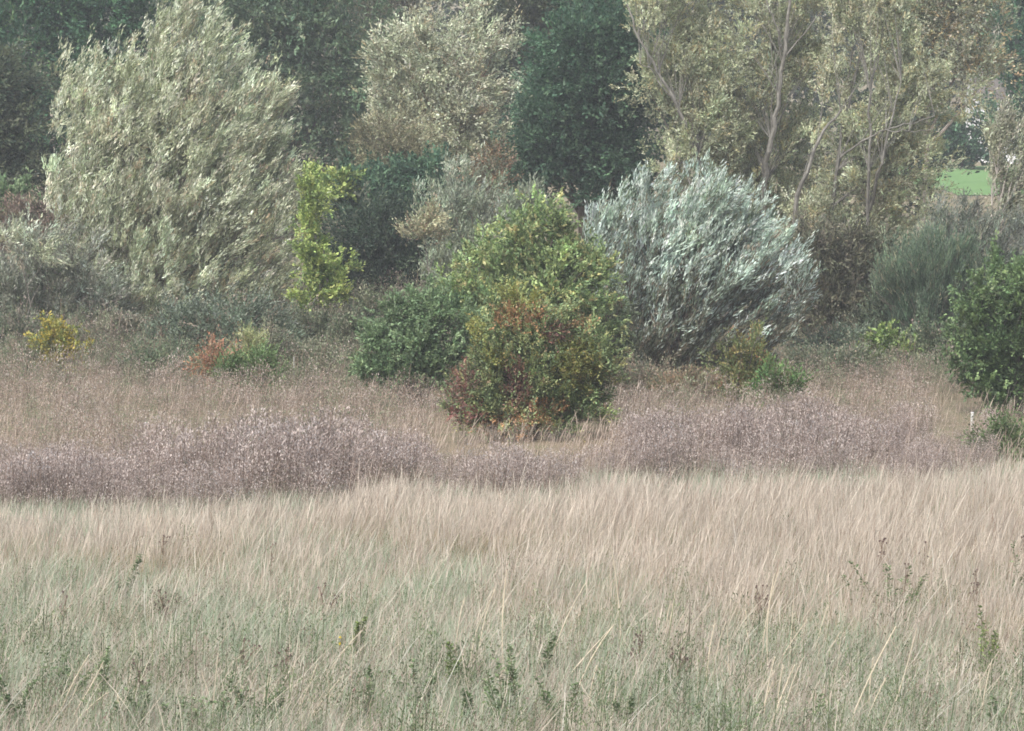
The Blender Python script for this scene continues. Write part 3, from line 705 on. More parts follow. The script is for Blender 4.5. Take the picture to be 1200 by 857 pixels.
wv = [(-3.2, 0, -1.3), (1.6, 0, -1.3), (1.6, 6, -1.3), (-3.2, 6, -1.3), (-3.2, 0, 3.0), (1.6, 0, 3.0), (1.6, 6, 3.0), (-3.2, 6, 3.0), (-3.2, 3, 5.0), (1.6, 3, 5.0)]
polymesh('wall', wv, [(0, 1, 5, 4), (1, 2, 6, 9, 5), (2, 3, 7, 6), (3, 0, 4, 8, 7), (4, 5, 9, 8), (6, 7, 8, 9)], M_WHITE, th)
rv = [(-3.5, -.35, 2.85), (1.9, -.35, 2.85), (1.9, 3, 5.15), (-3.5, 3, 5.15), (1.9, 6.35, 2.85), (-3.5, 6.35, 2.85),
      (-3.5, -.35, 2.7), (1.9, -.35, 2.7), (1.9, 3, 5.03), (-3.5, 3, 5.03), (1.9, 6.35, 2.7), (-3.5, 6.35, 2.7)]
polymesh('roof', rv, [(0, 1, 2, 3), (3, 2, 4, 5), (7, 6, 9, 8), (8, 9, 11, 10), (0, 6, 7, 1), (5, 4, 10, 11), (1, 7, 8, 2), (2, 8, 10, 4), (0, 3, 9, 6), (3, 5, 11, 9)], M_ROOF, th)
for wx in (-2.2, -.2):
    w_ = box('window', wx, wx + 1.0, -.04, .05, 1.0, 2.2, M_WOOD, th); box('pane', wx + .08, wx + .92, -.06, -.03, 1.08, 2.12, M_PANE, w_)
box('chimney', .4, 1.1, 2.6, 3.3, 4.6, 6.0, M_WHITE, th)

# posts and rail
def post(name, label, px, ytop, D, r, mat=M_WOOD, hextra=0):
    b = foot(px, D); top = at(px, ytop, D)
    t = thing(name, label, 'post', b)
    n = 8; v = []; h = top[2] - b[2]
    for z, k in ((-.3, 1), (h * .97, .96), (h, .8)):
        for i in range(n):
            a = 2 * math.pi * i / n; v.append((math.cos(a) * r * k + z * .01, math.sin(a) * r * k, z))
    f = [(i, (i + 1) % n, n + (i + 1) % n, n + i) for i in range(n)] + [(n + i, n + (i + 1) % n, 2 * n + (i + 1) % n, 2 * n + i) for i in range(n)] + [tuple(range(2 * n, 3 * n))]
    polymesh('shaft', v, f, mat, t)
    return t


M_PALE = plain_mat('pale_post_wood', [(0.5, 0.48, 0.45), (0.66, 0.64, 0.62)], 14)
post('wooden_post', 'short pale post in the weeds below the dense right-hand bush', 1140, 483, 63, .035, M_PALE)
post('wooden_post', 'thin white stake at the lower left corner of the silver willow', 727, 432, 73, .02, M_PALE)
post('wooden_post', 'thin brown stick standing in the weeds right of the spreading low green plant', 344, 418, 70, .014)
# a short rail fence under the silver willow
fb = foot(818, 76)
ft = thing('rail_fence', 'short weathered wooden rail fence under the silver willow', 'fence', fb)
for xx in (-.42, .0, .42):
    box('post', xx - .04, xx + .04, -.04, .04, -.3, .86, M_DARKWOOD, ft)
box('rail', -.6, .6, -.065, -.042, .68, .74, M_DARKWOOD, ft); box('rail', -.6, .6, -.065, -.042, .36, .42, M_DARKWOOD, ft)


# ------------------------------------------------------------------ grasses (stuff)
def sample_ground(rng, n, D0, D1, pw=1.0, margin=4.5):
    u = rng.random(n); D = D0 + (D1 - D0) * u ** pw
    x = (rng.random(n) * 2 - 1) * (0.165 * D + margin)
    return x, D


def ribbons(rng, x, y, h, w, lean, curve, col, prof, head=None, headcol=None):
    """upright blades; prof = widths at k+1 heights; each segment one quad"""
    n = len(x); k = len(prof) - 1
    z = ground_z(x, y) - 0.02
    B = np.stack([x, y, z], 1)
    az = rng.uniform(0, math.pi, n)
    S = np.stack([np.cos(az) * 1.0, np.sin(az) * .6, np.zeros(n)], 1)
    ts = np.linspace(0, 1, k + 1)
    Vs = []; Cs = []
    pts = []
    for t in ts:
        off = np.stack([lean[:, 0] * t + curve[:, 0] * t * t, lean[:, 1] * t + curve[:, 1] * t * t, t * np.ones(n) - 0.5 * (curve[:, 0] ** 2 + curve[:, 1] ** 2) * t * t], 1)
        pts.append(B + off * h[:, None])
    for j in range(k):
        wa = (w * prof[j])[:, None] * .5; wb = (w * prof[j + 1])[:, None] * .5
        Vs.append(np.stack([pts[j] - S * wa, pts[j] + S * wa, pts[j + 1] + S * wb, pts[j + 1] - S * wb], 1))
        Cs.append(headcol if (head is not None and j >= head) else col)
    return np.concatenate(Vs), np.concatenate(Cs)


def front_edge(px):
    """photo row where the front of the dry weed band stands, by column"""
    return np.interp(px, [-200, 0, 200, 400, 440, 490, 520, 660, 690, 740, 780, 1150, 1170, 1400], [603, 601, 599, 584, 568, 568, 580, 578, 560, 560, 564, 558, 552, 552])


def straw_amount(x, y):
    """share of tall straw-coloured grass at a place of the meadow"""
    px, py = to_px(x, y, ground_z(x, y))
    edge = np.interp(px, [0, 200, 420, 600, 760, 900, 1200], [655, 675, 655, 690, 745, 735, 800])
    s = 1 - sm(-35, 45, py - edge + 38 * field(x, y, 2.2, 31) + 24 * field(x, y, 7, 32))
    return np.clip(0.17 + 0.83 * s, 0, 1), px, py


rng = np.random.default_rng(11)
# straw culms with soft seed heads
x, y = sample_ground(rng, 330000, 27, 60, 0.9)
s, px, py = straw_amount(x, y)
patch = field(x, y, 3.5, 41)
green_strip = .55 * np.exp(-((py - front_edge(px) - 22) / 14) ** 2) * (.6 + .8 * field(x, y, 3, 44)) + np.exp(-((px - 60) / 110) ** 2 - ((py - 622) / 20) ** 2) + np.exp(-((px - 830) / 90) ** 2 - ((py - 588) / 16) ** 2) + .5 * np.exp(-((px - 1150) / 70) ** 2 - ((py - 560) / 15) ** 2)
ed = py - front_edge(px) - 4 * field(x, y, 1.5, 71)
k = (ed > rng.normal(4, 12, len(x))) & (rng.random(len(x)) < s * (0.72 + .25 * patch) * (1 - .45 * np.clip(field(x, y, 1.9, 40), 0, 1)) * (1 - .6 * np.clip(green_strip, 0, 1)))
x, y, px, py, s, ed = x[k], y[k], px[k], py[k], s[k], ed[k]; n = len(x)
h = (rng.normal(.58, .14, n) + .22 * (rng.random(n) < .03)) * (0.8 + .25 * s) * (1 + .12 * field(x, y, 4, 42)) * (.45 + .55 * sm(5, 70, ed)); h = np.clip(h, .22, 1.15)
h = h * (.62 + .38 * sm(33, 42, y)) * (1 + .16 * field(x, y, .9, 45))
lean = np.stack([rng.normal(.05, .19, n) + .12 * field(x, y, 1.3, 46) + .08 * field(x, y, .5, 47), rng.normal(0, .12, n)], 1); cur = np.stack([rng.normal(.08, .10, n), rng.normal(0, .1, n)], 1)
base_c = pick(rng, [(.45, .385, .285, 4), (.52, .455, .35, 3), (.38, .32, .23, 2.5), (.32, .35, .24, 1.6)], n)
warm = np.clip(field(x, y, 6, 43) * .5 + .5, 0, 1)[:, None]
base_c = base_c * (1 + warm * np.array([.08, .02, -.06])) * rng.uniform(.85, 1.15, (n, 1))
pt = (1 + .13 * field(x, y, 1.1, 48) + .08 * field(x, y, 3, 49))[:, None]
base_c = base_c * pt
head_c = pt * pick(rng, [(.52, .45, .37, 4), (.62, .55, .46, 3), (.44, .365, .295, 3), (.36, .27, .21, .6)], n) * rng.uniform(.88, 1.12, (n, 1))
V, C = ribbons(rng, x, y, h, .0045 + .00003 * y, lean, cur, base_c, [.7, .6, .55, 1.5, .35], 2, head_c)
o = quads('straw_grass', V, C, M_GRASS); o['kind'] = 'stuff'; o['label'] = 'tall straw-coloured meadow grass'; o['category'] = 'grass'

# green blades
x, y = sample_ground(rng, 320000, 27, 60, 1.0)
s, px, py = straw_amount(x, y)
gs = 1.0 * np.exp(-((py - front_edge(px) - 22) / 14) ** 2) * np.clip(.5 + .8 * field(x, y, 3, 44), 0, 1) + np.exp(-((px - 60) / 130) ** 2 - ((py - 622) / 22) ** 2) + np.exp(-((px - 830) / 100) ** 2 - ((py - 585) / 18) ** 2)
k = (py > front_edge(px) + 2) & (rng.random(len(x)) < (1.08 - .76 * s + gs) * (0.85 + .3 * field(x, y, 2.2, 51)))
x, y = x[k], y[k]; n = len(x)
h = np.clip(rng.normal(.34, .08, n) * (1 + .25 * field(x, y, 3, 52)), .12, .7)
lean = np.stack([rng.normal(.04, .2, n), rng.normal(0, .2, n)], 1); cur = np.stack([rng.normal(.1, .25, n), rng.normal(0, .25, n)], 1)
c = pick(rng, [(.31, .38, .26, 4), (.39, .45, .33, 3), (.22, .28, .17, 2.5), (.48, .49, .38, 2), (.56, .50, .42, 2)], n) * rng.uniform(.85, 1.15, (n, 1))
V, C = ribbons(rng, x, y, h, .0065 + .00002 * y, lean, cur, c, [.9, 1, .7, .15])
o = quads('green_grass', V, C, M_GRASS); o['kind'] = 'stuff'; o['label'] = 'short grey-green grass in the lower meadow'; o['category'] = 'grass'

# matted dead blades and bents low down in the front
x, y = sample_ground(rng, 160000, 26.5, 50, 1.3)
n = len(x)
k = rng.random(n) < .30 + .45 * field(x, y, 1.8, 61) + .25 * (y < 36)
x, y = x[k], y[k]; n = len(x)
h = np.clip(rng.normal(.36, .12, n), .12, .8)
lean = np.stack([rng.normal(.22, .4, n), rng.normal(0, .35, n)], 1); cur = np.stack([rng.normal(.2, .45, n), rng.normal(0, .4, n)], 1)
c = pick(rng, [(.50, .43, .35, 4), (.58, .52, .44, 3), (.42, .33, .28, 3), (.36, .27, .24, 1)], n) * rng.uniform(.85, 1.15, (n, 1))
V, C = ribbons(rng, x, y, h, np.full(n, .006), lean, cur, c, [.8, 1, .8, .2])
x2, y2 = sample_ground(rng, 6800, 26.5, 46, 1.0); n = len(x2)
h2 = rng.uniform(.45, .95, n) * (.7 + .3 * (rng.random(n) < .4)); ln = np.stack([rng.normal(.25, .3, n), rng.normal(0, .2, n)], 1); cu = np.stack([rng.normal(.12, .25, n), rng.normal(0, .1, n)], 1)
c2 = pick(rng, [(.66, .58, .46, 4), (.55, .46, .36, 3), (.72, .68, .60, 1)], n)
V2, C2 = ribbons(rng, x2, y2, h2, rng.uniform(.004, .009, n), ln, cu, c2, [.9, .8, .7, .9, .3])
V = np.concatenate([V, V2]); C = np.concatenate([C, C2])
o = quads('dead_grass', V, C, M_GRASS); o['kind'] = 'stuff'; o['label'] = 'matted bleached dead grass of the foreground'; o['category'] = 'grass'


# ------------------------------------------------------------------ dry weeds: willowherb and thistle bands
def weed_proto(rng, m, fluff):
    """one dry weed, height 1: stems and many small tufts; returns verts, colour key (0 stem 1 leaf 2 fluff)"""
    V = []; K = []
    P = []; D = []; L = []; W = []; key = []
    ns = 1
    for i in range(m):
        t = rng.uniform(.25, 1.0) ** .8
        a = rng.uniform(0, 6.283)
        r = (.05 + .20 * math.sin(min(1, (1.08 - t) * 1.6) * 1.57)) * rng.uniform(.3, 1)
        p = np.array([math.cos(a) * r + .06 * t, math.sin(a) * r, t + rng.normal(0, .02)])
        d = norm(np.array([math.cos(a) * .5, math.sin(a) * .5, rng.uniform(.3, 1.2)]))
        P.append(p); D.append(d); key.append(2 if (t > .55 and rng.random() < fluff) else 1)
        L.append(rng.uniform(.03, .062)); W.append(rng.uniform(.011, .021) * (1.2 if key[-1] == 2 else 1))
    P = np.array(P); D = np.array(D)
    S = norm(np.cross(D, norm(rng.normal(size=D.shape))))
    V = leaf_quads(P, D, S, np.array(L), np.array(W)); K = np.array(key)
    st = []
    for j in range(3):
        w = .006
        a = rng.uniform(0, 3.14); s = np.array([math.cos(a), math.sin(a) * .5, 0]) * w
        z0, z1 = j / 3 * .95, (j + 1) / 3 * .95
        p0 = np.array([.06 * z0, 0, z0]); p1 = np.array([.06 * z1, 0, z1])
        st.append([p0 - s, p0 + s, p1 + s, p1 - s])
    V = np.concatenate([V, np.array(st)]); K = np.concatenate([K, np.zeros(3, int)])
    return V, K


def weeds(name, label, seed, x, y, h, m, fluff, colfn, hv=.26):
    rng = np.random.default_rng(seed)
    protos = [weed_proto(rng, m, fluff) for _ in range(14)]
    n = len(x)
    z = ground_z(x, y) - .03
    hh = h * rng.normal(1, hv, n).clip(.45, 1.35)
    ang = rng.uniform(0, 6.283, n); pi = rng.integers(0, 14, n)
    stem, leafc, flu = colfn(rng, x, y)
    Vs = []; Cs = []
    for k, (V, K) in enumerate(protos):
        idx = np.where(pi == k)[0]
        if not len(idx): continue
        ca, sa = np.cos(ang[idx]), np.sin(ang[idx])
        v = V[None] * hh[idx][:, None, None, None]
        X = v[..., 0] * ca[:, None, None] - v[..., 1] * sa[:, None, None] + x[idx][:, None, None] + v[..., 2] * .08
        Y = v[..., 0] * sa[:, None, None] + v[..., 1] * ca[:, None, None] + y[idx][:, None, None]
        Z = v[..., 2] + z[idx][:, None, None]
        Vs.append(np.stack([X, Y, Z], -1).reshape(-1, 4, 3))
        pal = np.stack([stem[idx], leafc[idx], flu[idx]], 1)          # n,3,3
        c = pal[:, K, :] * rng.uniform(.8, 1.2, (len(idx), len(K), 1))
        Cs.append(c.reshape(-1, 3))
    o = quads(name, np.concatenate(Vs), np.concatenate(Cs), M_WEED); o['kind'] = 'stuff'; o['label'] = label; o['category'] = 'weeds'
    return o


def mix(a, b, t): return a * (1 - t[:, None]) + b * t[:, None]


def mounds(x, y, seed, n=260, x0=-17, x1=17, y0=48, y1=66):
    """rounded humps where the weeds grow taller"""
    r = np.random.default_rng(seed)
    cx = r.uniform(x0, x1, n); cy = r.uniform(y0, y1, n); rr = r.uniform(.45, 1.2, n); hh = r.uniform(.35, 1, n)
    out = np.zeros(len(x))
    for a, b, c, d in zip(cx, cy, rr, hh):
        q = 1 - ((x - a) ** 2 + ((y - b) * .8) ** 2) / c ** 2
        out = np.maximum(out, np.sqrt(np.clip(q, 0, 1)) * d)
    return out


def purple_c(rng, x, y):
    n = len(x)
    stem = np.tile([.20, .15, .12], (n, 1)) * rng.uniform(.7, 1.3, (n, 1))
    leaf = pick(rng, [(.31, .245, .215, 4), (.22, .175, .15, 3), (.20, .19, .14, 1.5), (.38, .31, .27, 2)], n)
    mo = field(x, y, 2.2, 78)[:, None]
    leaf = leaf * (1 + .22 * mo * np.array([1, .9, .8]))
    flu = pick(rng, [(.47, .395, .355, 4), (.56, .485, .445, 2.5), (.39, .32, .285, 3), (.44, .41, .40, .8)], n)
    flu = flu * (1.06 + .18 * mo)
    return stem, leaf, flu


# front mauve band
rng = np.random.default_rng(21)
x, y = sample_ground(rng, 47000, 48, 67, 1.0, 4.0)
px, py = to_px(x, y, ground_z(x, y))
back = np.interp(px, [0, 150, 400, 520, 660, 740, 1150], [562, 566, 556, 562, 562, 526, 520])
fe = front_edge(px) + 12 + 9 * field(x, y, 1.5, 71) + rng.normal(0, 8, len(x))
k = (py < fe) & (py > back - 12 * field(x, y, 3, 72)) & (rng.random(len(x)) < .8 + .3 * field(x, y, 1.4, 73))
k &= ~((px > 1165) & (py > 505))
x, y, px = x[k], y[k], px[k]
hloc = np.interp(px, [0, 150, 330, 420, 520, 600, 680, 780, 1000, 1200], [.78, .84, .98, .78, .5, .66, .5, .70, .74, .5]) * (.68 + .50 * mounds(x, y, 74) + .10 * field(x, y, 2.4, 75))
weeds('dry_willowherb', 'mauve-grey band of dry fluffy weeds along the back of the meadow', 22, x, y, hloc, 74, .55, purple_c)


# rear pinkish / brown undergrowth
def rear_c(rng, x, y):
    n = len(x)
    px, py = to_px(x, y, ground_z(x, y))
    t = np.clip(.5 + .5 * field(x, y, 3, 81), 0, 1)
    tan = pick(rng, [(.38, .315, .245, 4), (.29, .235, .19, 4), (.21, .175, .145, 2), (.45, .39, .31, 2)], n) * (1 + .28 * field(x, y, 1.9, 87))[:, None]
    grn = pick(rng, [(.17, .195, .12, 4), (.12, .145, .09, 3), (.23, .23, .155, 2)], n)
    g = np.clip(.2 + .6 * (1 - sm(436, 486, py)) + .45 * field(x, y, 2.0, 82) + .35 * np.exp(-((px - 360) / 70) ** 2) * (1 - sm(450, 490, py)), 0, 1)
    pickg = (rng.random(n) < g)[:, None]
    leaf = np.where(pickg, grn, tan)
    leaf = leaf * (1 + np.stack([.15 * t, 0 * t, 0 * t], 1))
    flu = np.where(pickg, grn * 1.5, pick(rng, [(.45, .38, .33, 4), (.53, .46, .405, 2), (.35, .285, .245, 3)], n))
    return np.tile([.22, .17, .13], (n, 1)), leaf, flu


rng = np.random.default_rng(23)
x, y = sample_ground(rng, 50000, 53, 94, .85, 4.5)
px, py = to_px(x, y, ground_z(x, y))
back = np.interp(px, [0, 150, 400, 520, 660, 740, 1150], [562, 566, 556, 562, 562, 526, 520])
k = (py <= back + 3) & (rng.random(len(x)) < .85 + .3 * field(x, y, 1.8, 83))
x, y, px, py = x[k], y[k], px[k], py[k]
h = np.interp(y, [56, 60, 68, 74, 80, 94], [.5, .52, .58, .62, .72, .95]) * (1 - .45 * np.exp(-((px - 820) / 120) ** 2) * (y > 66)) * (1 - .45 * (px > 1090) * (y < 68)) * np.clip(1 + .34 * field(x, y, 1.5, 84) + .2 * field(x, y, 4, 85), .4, 1.9) * np.where((px > 500) & (px < 720) & (y < 62), .55, 1)
weeds('dry_undergrowth', 'tan and brown rough undergrowth in front of the bushes', 24, x, y, h, 46, .6, rear_c)

# low green herbs through the front of the meadow
def herb_c(rng, x, y):
    n = len(x)
    g = pick(rng, [(.13, .175, .085, 4), (.18, .22, .11, 3), (.09, .12, .06, 2), (.24, .2, .15, 1)], n)
    return g * .9, g, pick(rng, [(.3, .34, .2, 4), (.5, .42, .36, 1), (.24, .15, .13, 1)], n)


rng = np.random.default_rng(27)
x, y = sample_ground(rng, 16000, 26.5, 46, 1.4)
k = rng.random(len(x)) < (.25 + .55 * field(x, y, 2.4, 95)) * (1 - sm(36, 46, y)) * 1.2
x, y = x[k], y[k]
weeds('low_herbs', 'low green leafy herbs mixed into the front grass', 28, x, y, (.42 + .12 * (y < 36)) * (1 + .25 * field(x, y, 1, 96)), 44, .12, herb_c)

# tan grass stalks amid the weeds
rng = np.random.default_rng(25)
x, y = sample_ground(rng, 110000, 50, 90, .8)
px, py = to_px(x, y, ground_z(x, y))
gap = .7 * np.exp(-((px - 612) / 75) ** 2 - ((py - 545) / 22) ** 2) + np.exp(-((px - 470) / 32) ** 2 - ((py - 540) / 24) ** 2) + np.exp(-((px - 712) / 40) ** 2 - ((py - 540) / 22) ** 2)
k = rng.random(len(x)) < .09 + .26 * field(x, y, 1.7, 91) + gap * 1.2
x, y, gap, px, py = x[k], y[k], gap[k], px[k], py[k]; n = len(x)
h = rng.normal(.60, .14, n).clip(.25, 1.05) * (1 - .5 * np.exp(-((px - 615) / 85) ** 2 - ((py - 545) / 30) ** 2)) * (1 - .3 * (y > 68)) * (1 - .3 * np.clip(gap, 0, 1))
lean = np.stack([rng.normal(.12, .16, n), rng.normal(0, .14, n)], 1); cur = np.stack([rng.normal(.12, .12, n), rng.normal(0, .1, n)], 1)
c = pick(rng, [(.46, .36, .26, 4), (.38, .28, .20, 3), (.54, .45, .35, 2)], n) * rng.uniform(.85, 1.15, (n, 1))
hc = pick(rng, [(.54, .44, .36, 4), (.44, .34, .28, 3)], n)
V, C = ribbons(rng, x, y, h, np.full(n, .007), lean, cur, c, [.7, .6, .6, 1.7, .35], 2, hc)
o = quads('tall_grass', V, C, M_GRASS); o['kind'] = 'stuff'; o['label'] = 'tan bents standing among the dry weeds'; o['category'] = 'grass'


# ------------------------------------------------------------------ single plants in the foreground
def stalk_pts(px0, py0, px1, py1, bow=0.03, k=7, rng=None):
    """stalk whose foot is on the ground at photo point 0 and whose tip reaches photo point 1"""
    b = on_ground(px0, py0); tip = at(px1, py1, b[1] - .05)
    t = np.linspace(0, 1, k)[:, None]
    L = np.linalg.norm(tip - b)
    off = np.array([-bow * L, 0, bow * .4 * L])
    return b + (tip - b) * t + off * 4 * t * (1 - t)


def grass_tuft(label, stalks, seed):
    rng = np.random.default_rng(seed)
    b0 = on_ground(*stalks[0][:2])
    t = thing('dry_grass_tuft', label, 'grass tuft', b0, 'tufts of long bleached stalks standing in the meadow')
    for st in stalks:
        a = Acc()
        pts = stalk_pts(*st[:4], bow=rng.uniform(-.03, .07))
        c = np.array([.72, .64, .50]) * rng.uniform(.9, 1.15)
        tube(a, pts, np.linspace(.009, .005, len(pts)), c, 4)
        o = a.build('stalk', M_GRASS, t, b0)
        a = Acc()                                                    # narrow seed head with short glumes
        n = 26; tt = rng.uniform(.80, 1.0, n)
        P = np.stack([np.interp(tt, np.linspace(0, 1, len(pts)), pts[:, i]) for i in range(3)], 1)
        d = norm(pts[-1] - pts[-2] + rng.normal(0, .04, (n, 3)))
        a.add(leaf_quads(P, d, norm(np.cross(d, rng.normal(size=(n, 3)))), rng.uniform(.02, .05, n), np.full(n, .006)), np.tile(c * .95, (n, 1)))
        q = a.build('seed_head', M_GRASS, t, b0); q.parent = o
    return t


TUF = [
    ('three long pale stalks leaning right in the bottom left corner', [(62, 864, 104, 768), (70, 864, 121, 776), (82, 858, 126, 812), (66, 858, 92, 800), (150, 866, 138, 815)]),
    ('pale upright stalk with a white plume left of the brown headed clump', [(248, 862, 256, 765), (252, 840, 236, 786)]),
    ('pair of straight cream stalks at the bottom between plume stalk and leaning sheaf', [(268, 862, 284, 806), (307, 862, 316, 794), (322, 862, 334, 818)]),
    ('sheaf of long stalks leaning far right below the yellow flower', [(337, 862, 372, 778), (374, 808, 425, 738), (345, 862, 390, 812), (372, 862, 413, 788), (355, 858, 402, 792), (415, 830, 412, 768)]),
    ('slender upright stalks in the middle of the meadow', [(590, 790, 594, 668), (550, 800, 574, 704), (560, 780, 580, 690), (534, 790, 545, 700)]),
    ('very long bent stalks crossing near the centre bottom', [(640, 800, 686, 684), (650, 815, 720, 732), (665, 864, 718, 734), (713, 862, 722, 790), (728, 770, 716, 640), (690, 850, 700, 780)]),
    ('few thin bents right of the crossing stalks', [(774, 770, 792, 690), (780, 765, 786, 705), (786, 760, 801, 720)]),
    ('three tall curved bents with drooping tips left of the big pale tuft', [(828, 815, 838, 730), (834, 812, 851, 728), (856, 812, 852, 736), (868, 806, 850, 775)]),
    ('biggest tuft of bleached branching stalks right of the centre', [(892, 800, 914, 664), (902, 805, 908, 672), (905, 796, 945, 728), (893, 862, 908, 770), (900, 862, 930, 782), (888, 790, 874, 716), (914, 862, 942, 770), (925, 790, 930, 706), (885, 850, 905, 800), (912, 856, 918, 780)]),
    ('curved bents standing just right of the biggest tuft', [(955, 790, 984, 742), (950, 780, 971, 706), (986, 790, 988, 742), (962, 797, 960, 756)]),
    ('two long straight stalks leaning right in the lower right', [(990, 866, 1050, 734), (1010, 864, 1038, 795), (1020, 850, 1024, 770)]),
    ('one thin straight stalk leaning right beside the two long leaning stalks', [(1038, 856, 1074, 738)]),
    ('white tipped stalk beside the bright green herb at the right', [(1148, 864, 1163, 772), (1155, 850, 1148, 790), (1180, 862, 1186, 806)]),
]
for i, (lb, st) in enumerate(TUF): grass_tuft(lb, st, 300 + i)


def herb(name, label, px, ytop, ybase, pal, seed, width=.10, leaf=(.06, .02), n=150, stems=1, lean=.05, heads=None, group=None, headpal=None, cat='plant'):
    rng = np.random.default_rng(seed)
    b = on_ground(px, ybase); h = at(px, ytop, b[1])[2] - b[2]
    t = thing(name, label, cat, b, group)
    lf = Acc()
    for s in range(stems):
        tip = b + np.array([rng.normal(lean * h, width * .7 * (stems > 1)), rng.normal(0, width * .6 * (stems > 1)), h * (1 if s == 0 else rng.uniform(.45, .95))])
        pts = bend(b + np.array([0, 0, -.03]), tip, rng, 6, .03)
        a = Acc(); tube(a, pts, np.linspace(.006, .0025, 6), (.20, .19, .11) if heads is None else (.26, .19, .14), 4)
        so = a.build('stem', M_WEED, t, b)
        m = n // stems
        tt = rng.uniform(.12 if heads is None else .05, 1.0 if heads is None else .75, m)
        P = np.stack([np.interp(tt, np.linspace(0, 1, 6), pts[:, i]) for i in range(3)], 1)
        az = rng.uniform(0, 6.283, m); el = rng.uniform(-.1, .8, m)
        d = norm(np.stack([np.cos(az), np.sin(az), el], 1))
        P = P + d * (rng.uniform(0, width * .35, m) * (1.1 - tt))[:, None]
        S = norm(np.cross(d, np.tile([0, 0, 1.0], (m, 1)) + rng.normal(0, .4, (m, 3))))
        lf.add(leaf_quads(P, d, S, leaf[0] * rng.uniform(.6, 1.3, m) * (1.25 - .7 * tt), leaf[1] * rng.uniform(.7, 1.3, m)), pick(rng, pal, m) * rng.uniform(.8, 1.2, (m, 1)))
        if heads:
            for q in range(heads):
                az = rng.uniform(0, 6.283); c0 = pts[-1 - (q % 2)] + np.array([math.cos(az) * width * .9 * rng.random(), math.sin(az) * width * .6 * rng.random(), rng.uniform(-.02, .05)])
                hd = Acc(); tube(hd, bend(pts[-2 - (q % 2)], c0, rng, 4, .05), np.full(4, .003), (.26, .19, .14), 3)
                k = 16; dd = norm(rng.normal(size=(k, 3)) + np.array([0, 0, .7]))
                hd.add(leaf_quads(np.tile(c0, (k, 1)), dd, norm(np.cross(dd, rng.normal(size=(k, 3)))), rng.uniform(.012, .026, k), np.full(k, .011)), pick(rng, headpal or [(.15, .10, .09, 3), (.22, .15, .13, 2), (.34, .27, .24, 1)], k))
                ho = hd.build('seed_head' if not headpal else 'petals', M_WEED, t, b); ho.parent = so
    lf.build('foliage', M_LEAF, t, b)
    return t


HG = [(.14, .20, .09, 4), (.19, .25, .12, 3), (.10, .14, .065, 2)]
HB = [(.19, .26, .08, 4), (.26, .32, .10, 2), (.12, .18, .06, 2)]
DG = 'upright green herbs in the front of the meadow'; DB = 'brown headed dead flower stems in the meadow'
GH = [
    (12, 788, 862, HG, .12, 'dark green upright herb at the very bottom left edge'),
    (68, 758, 830, HG, .22, 'loose spreading green herb above the three leaning stalks at lower left'),
    (124, 758, 822, HG, .08, 'narrow dark green spike right of the loose spreading herb'),
    (158, 792, 858, HG, .20, 'bushy green herb with small dark heads right of the narrow dark spike'),
    (205, 812, 868, HG, .26, 'low green leafy patch at the bottom left of the plume stalk'),
    (262, 796, 866, HG, .14, 'green herb beside the foot of the plume stalk'),
    (300, 790, 862, HG, .18, 'grey-green leafy herb behind the pair of cream stalks'),
    (424, 780, 864, HG, .10, 'straight dark green herb right of the leaning sheaf'),
    (497, 766, 838, HG, .18, 'open green herb left of the bent bright sprig'),
    (532, 752, 815, HB, .12, 'bent bright green sprig leaning right near the centre bottom'),
    (546, 808, 866, HG, .12, 'green herb at the bottom below the bent bright sprig'),
    (586, 762, 866, HG, .16, 'tallest leafy green herb at the centre bottom'),
    (606, 756, 850, HG, .12, 'slim green herb touching the tallest leafy herb on its right'),
    (634, 744, 800, HG, .10, 'small green herb below the very long bent stalks'),
    (655, 790, 862, HG, .18, 'green herb arching right under the crossing stalks'),
    (738, 820, 868, HG, .12, 'deep green herb at the bottom right of the crossing stalks'),
    (845, 822, 868, HG, .24, 'mossy green low plant left of the foot of the biggest tuft'),
    (948, 812, 864, HG, .13, 'dark green stub of a herb right of the biggest tuft'),
    (1040, 842, 870, HB, .20, 'yellowish green low plant at the bottom edge between leaning stalks'),
    (1156, 708, 800, HB, .16, 'bright green herb with yellowing leaves near the right edge'),
    (1168, 812, 862, HG, .18, 'dull green herb in the bottom right corner'),
    (415, 724, 772, HB, .10, 'short fresh green sprig beside the yellow flower'),
    (142, 650, 712, HG, .10, 'dark narrow weed standing in the pale grass at left'),
    (1198, 622, 720, HG, .14, 'dark green weed cut by the right edge in the straw grass'),
    (1046, 655, 740, HG, .28, 'greyish green weed clump in the straw grass at the right'),
]
for i, (px, yt, yb, pal, w, lb) in enumerate(GH):
    herb('green_herb', lb, px, yt, yb, pal, 400 + i, w * 1.5, (.07, .028), int(200 + 1000 * w), 2 if w < .13 else (4 if w < .2 else 7), group=DG)
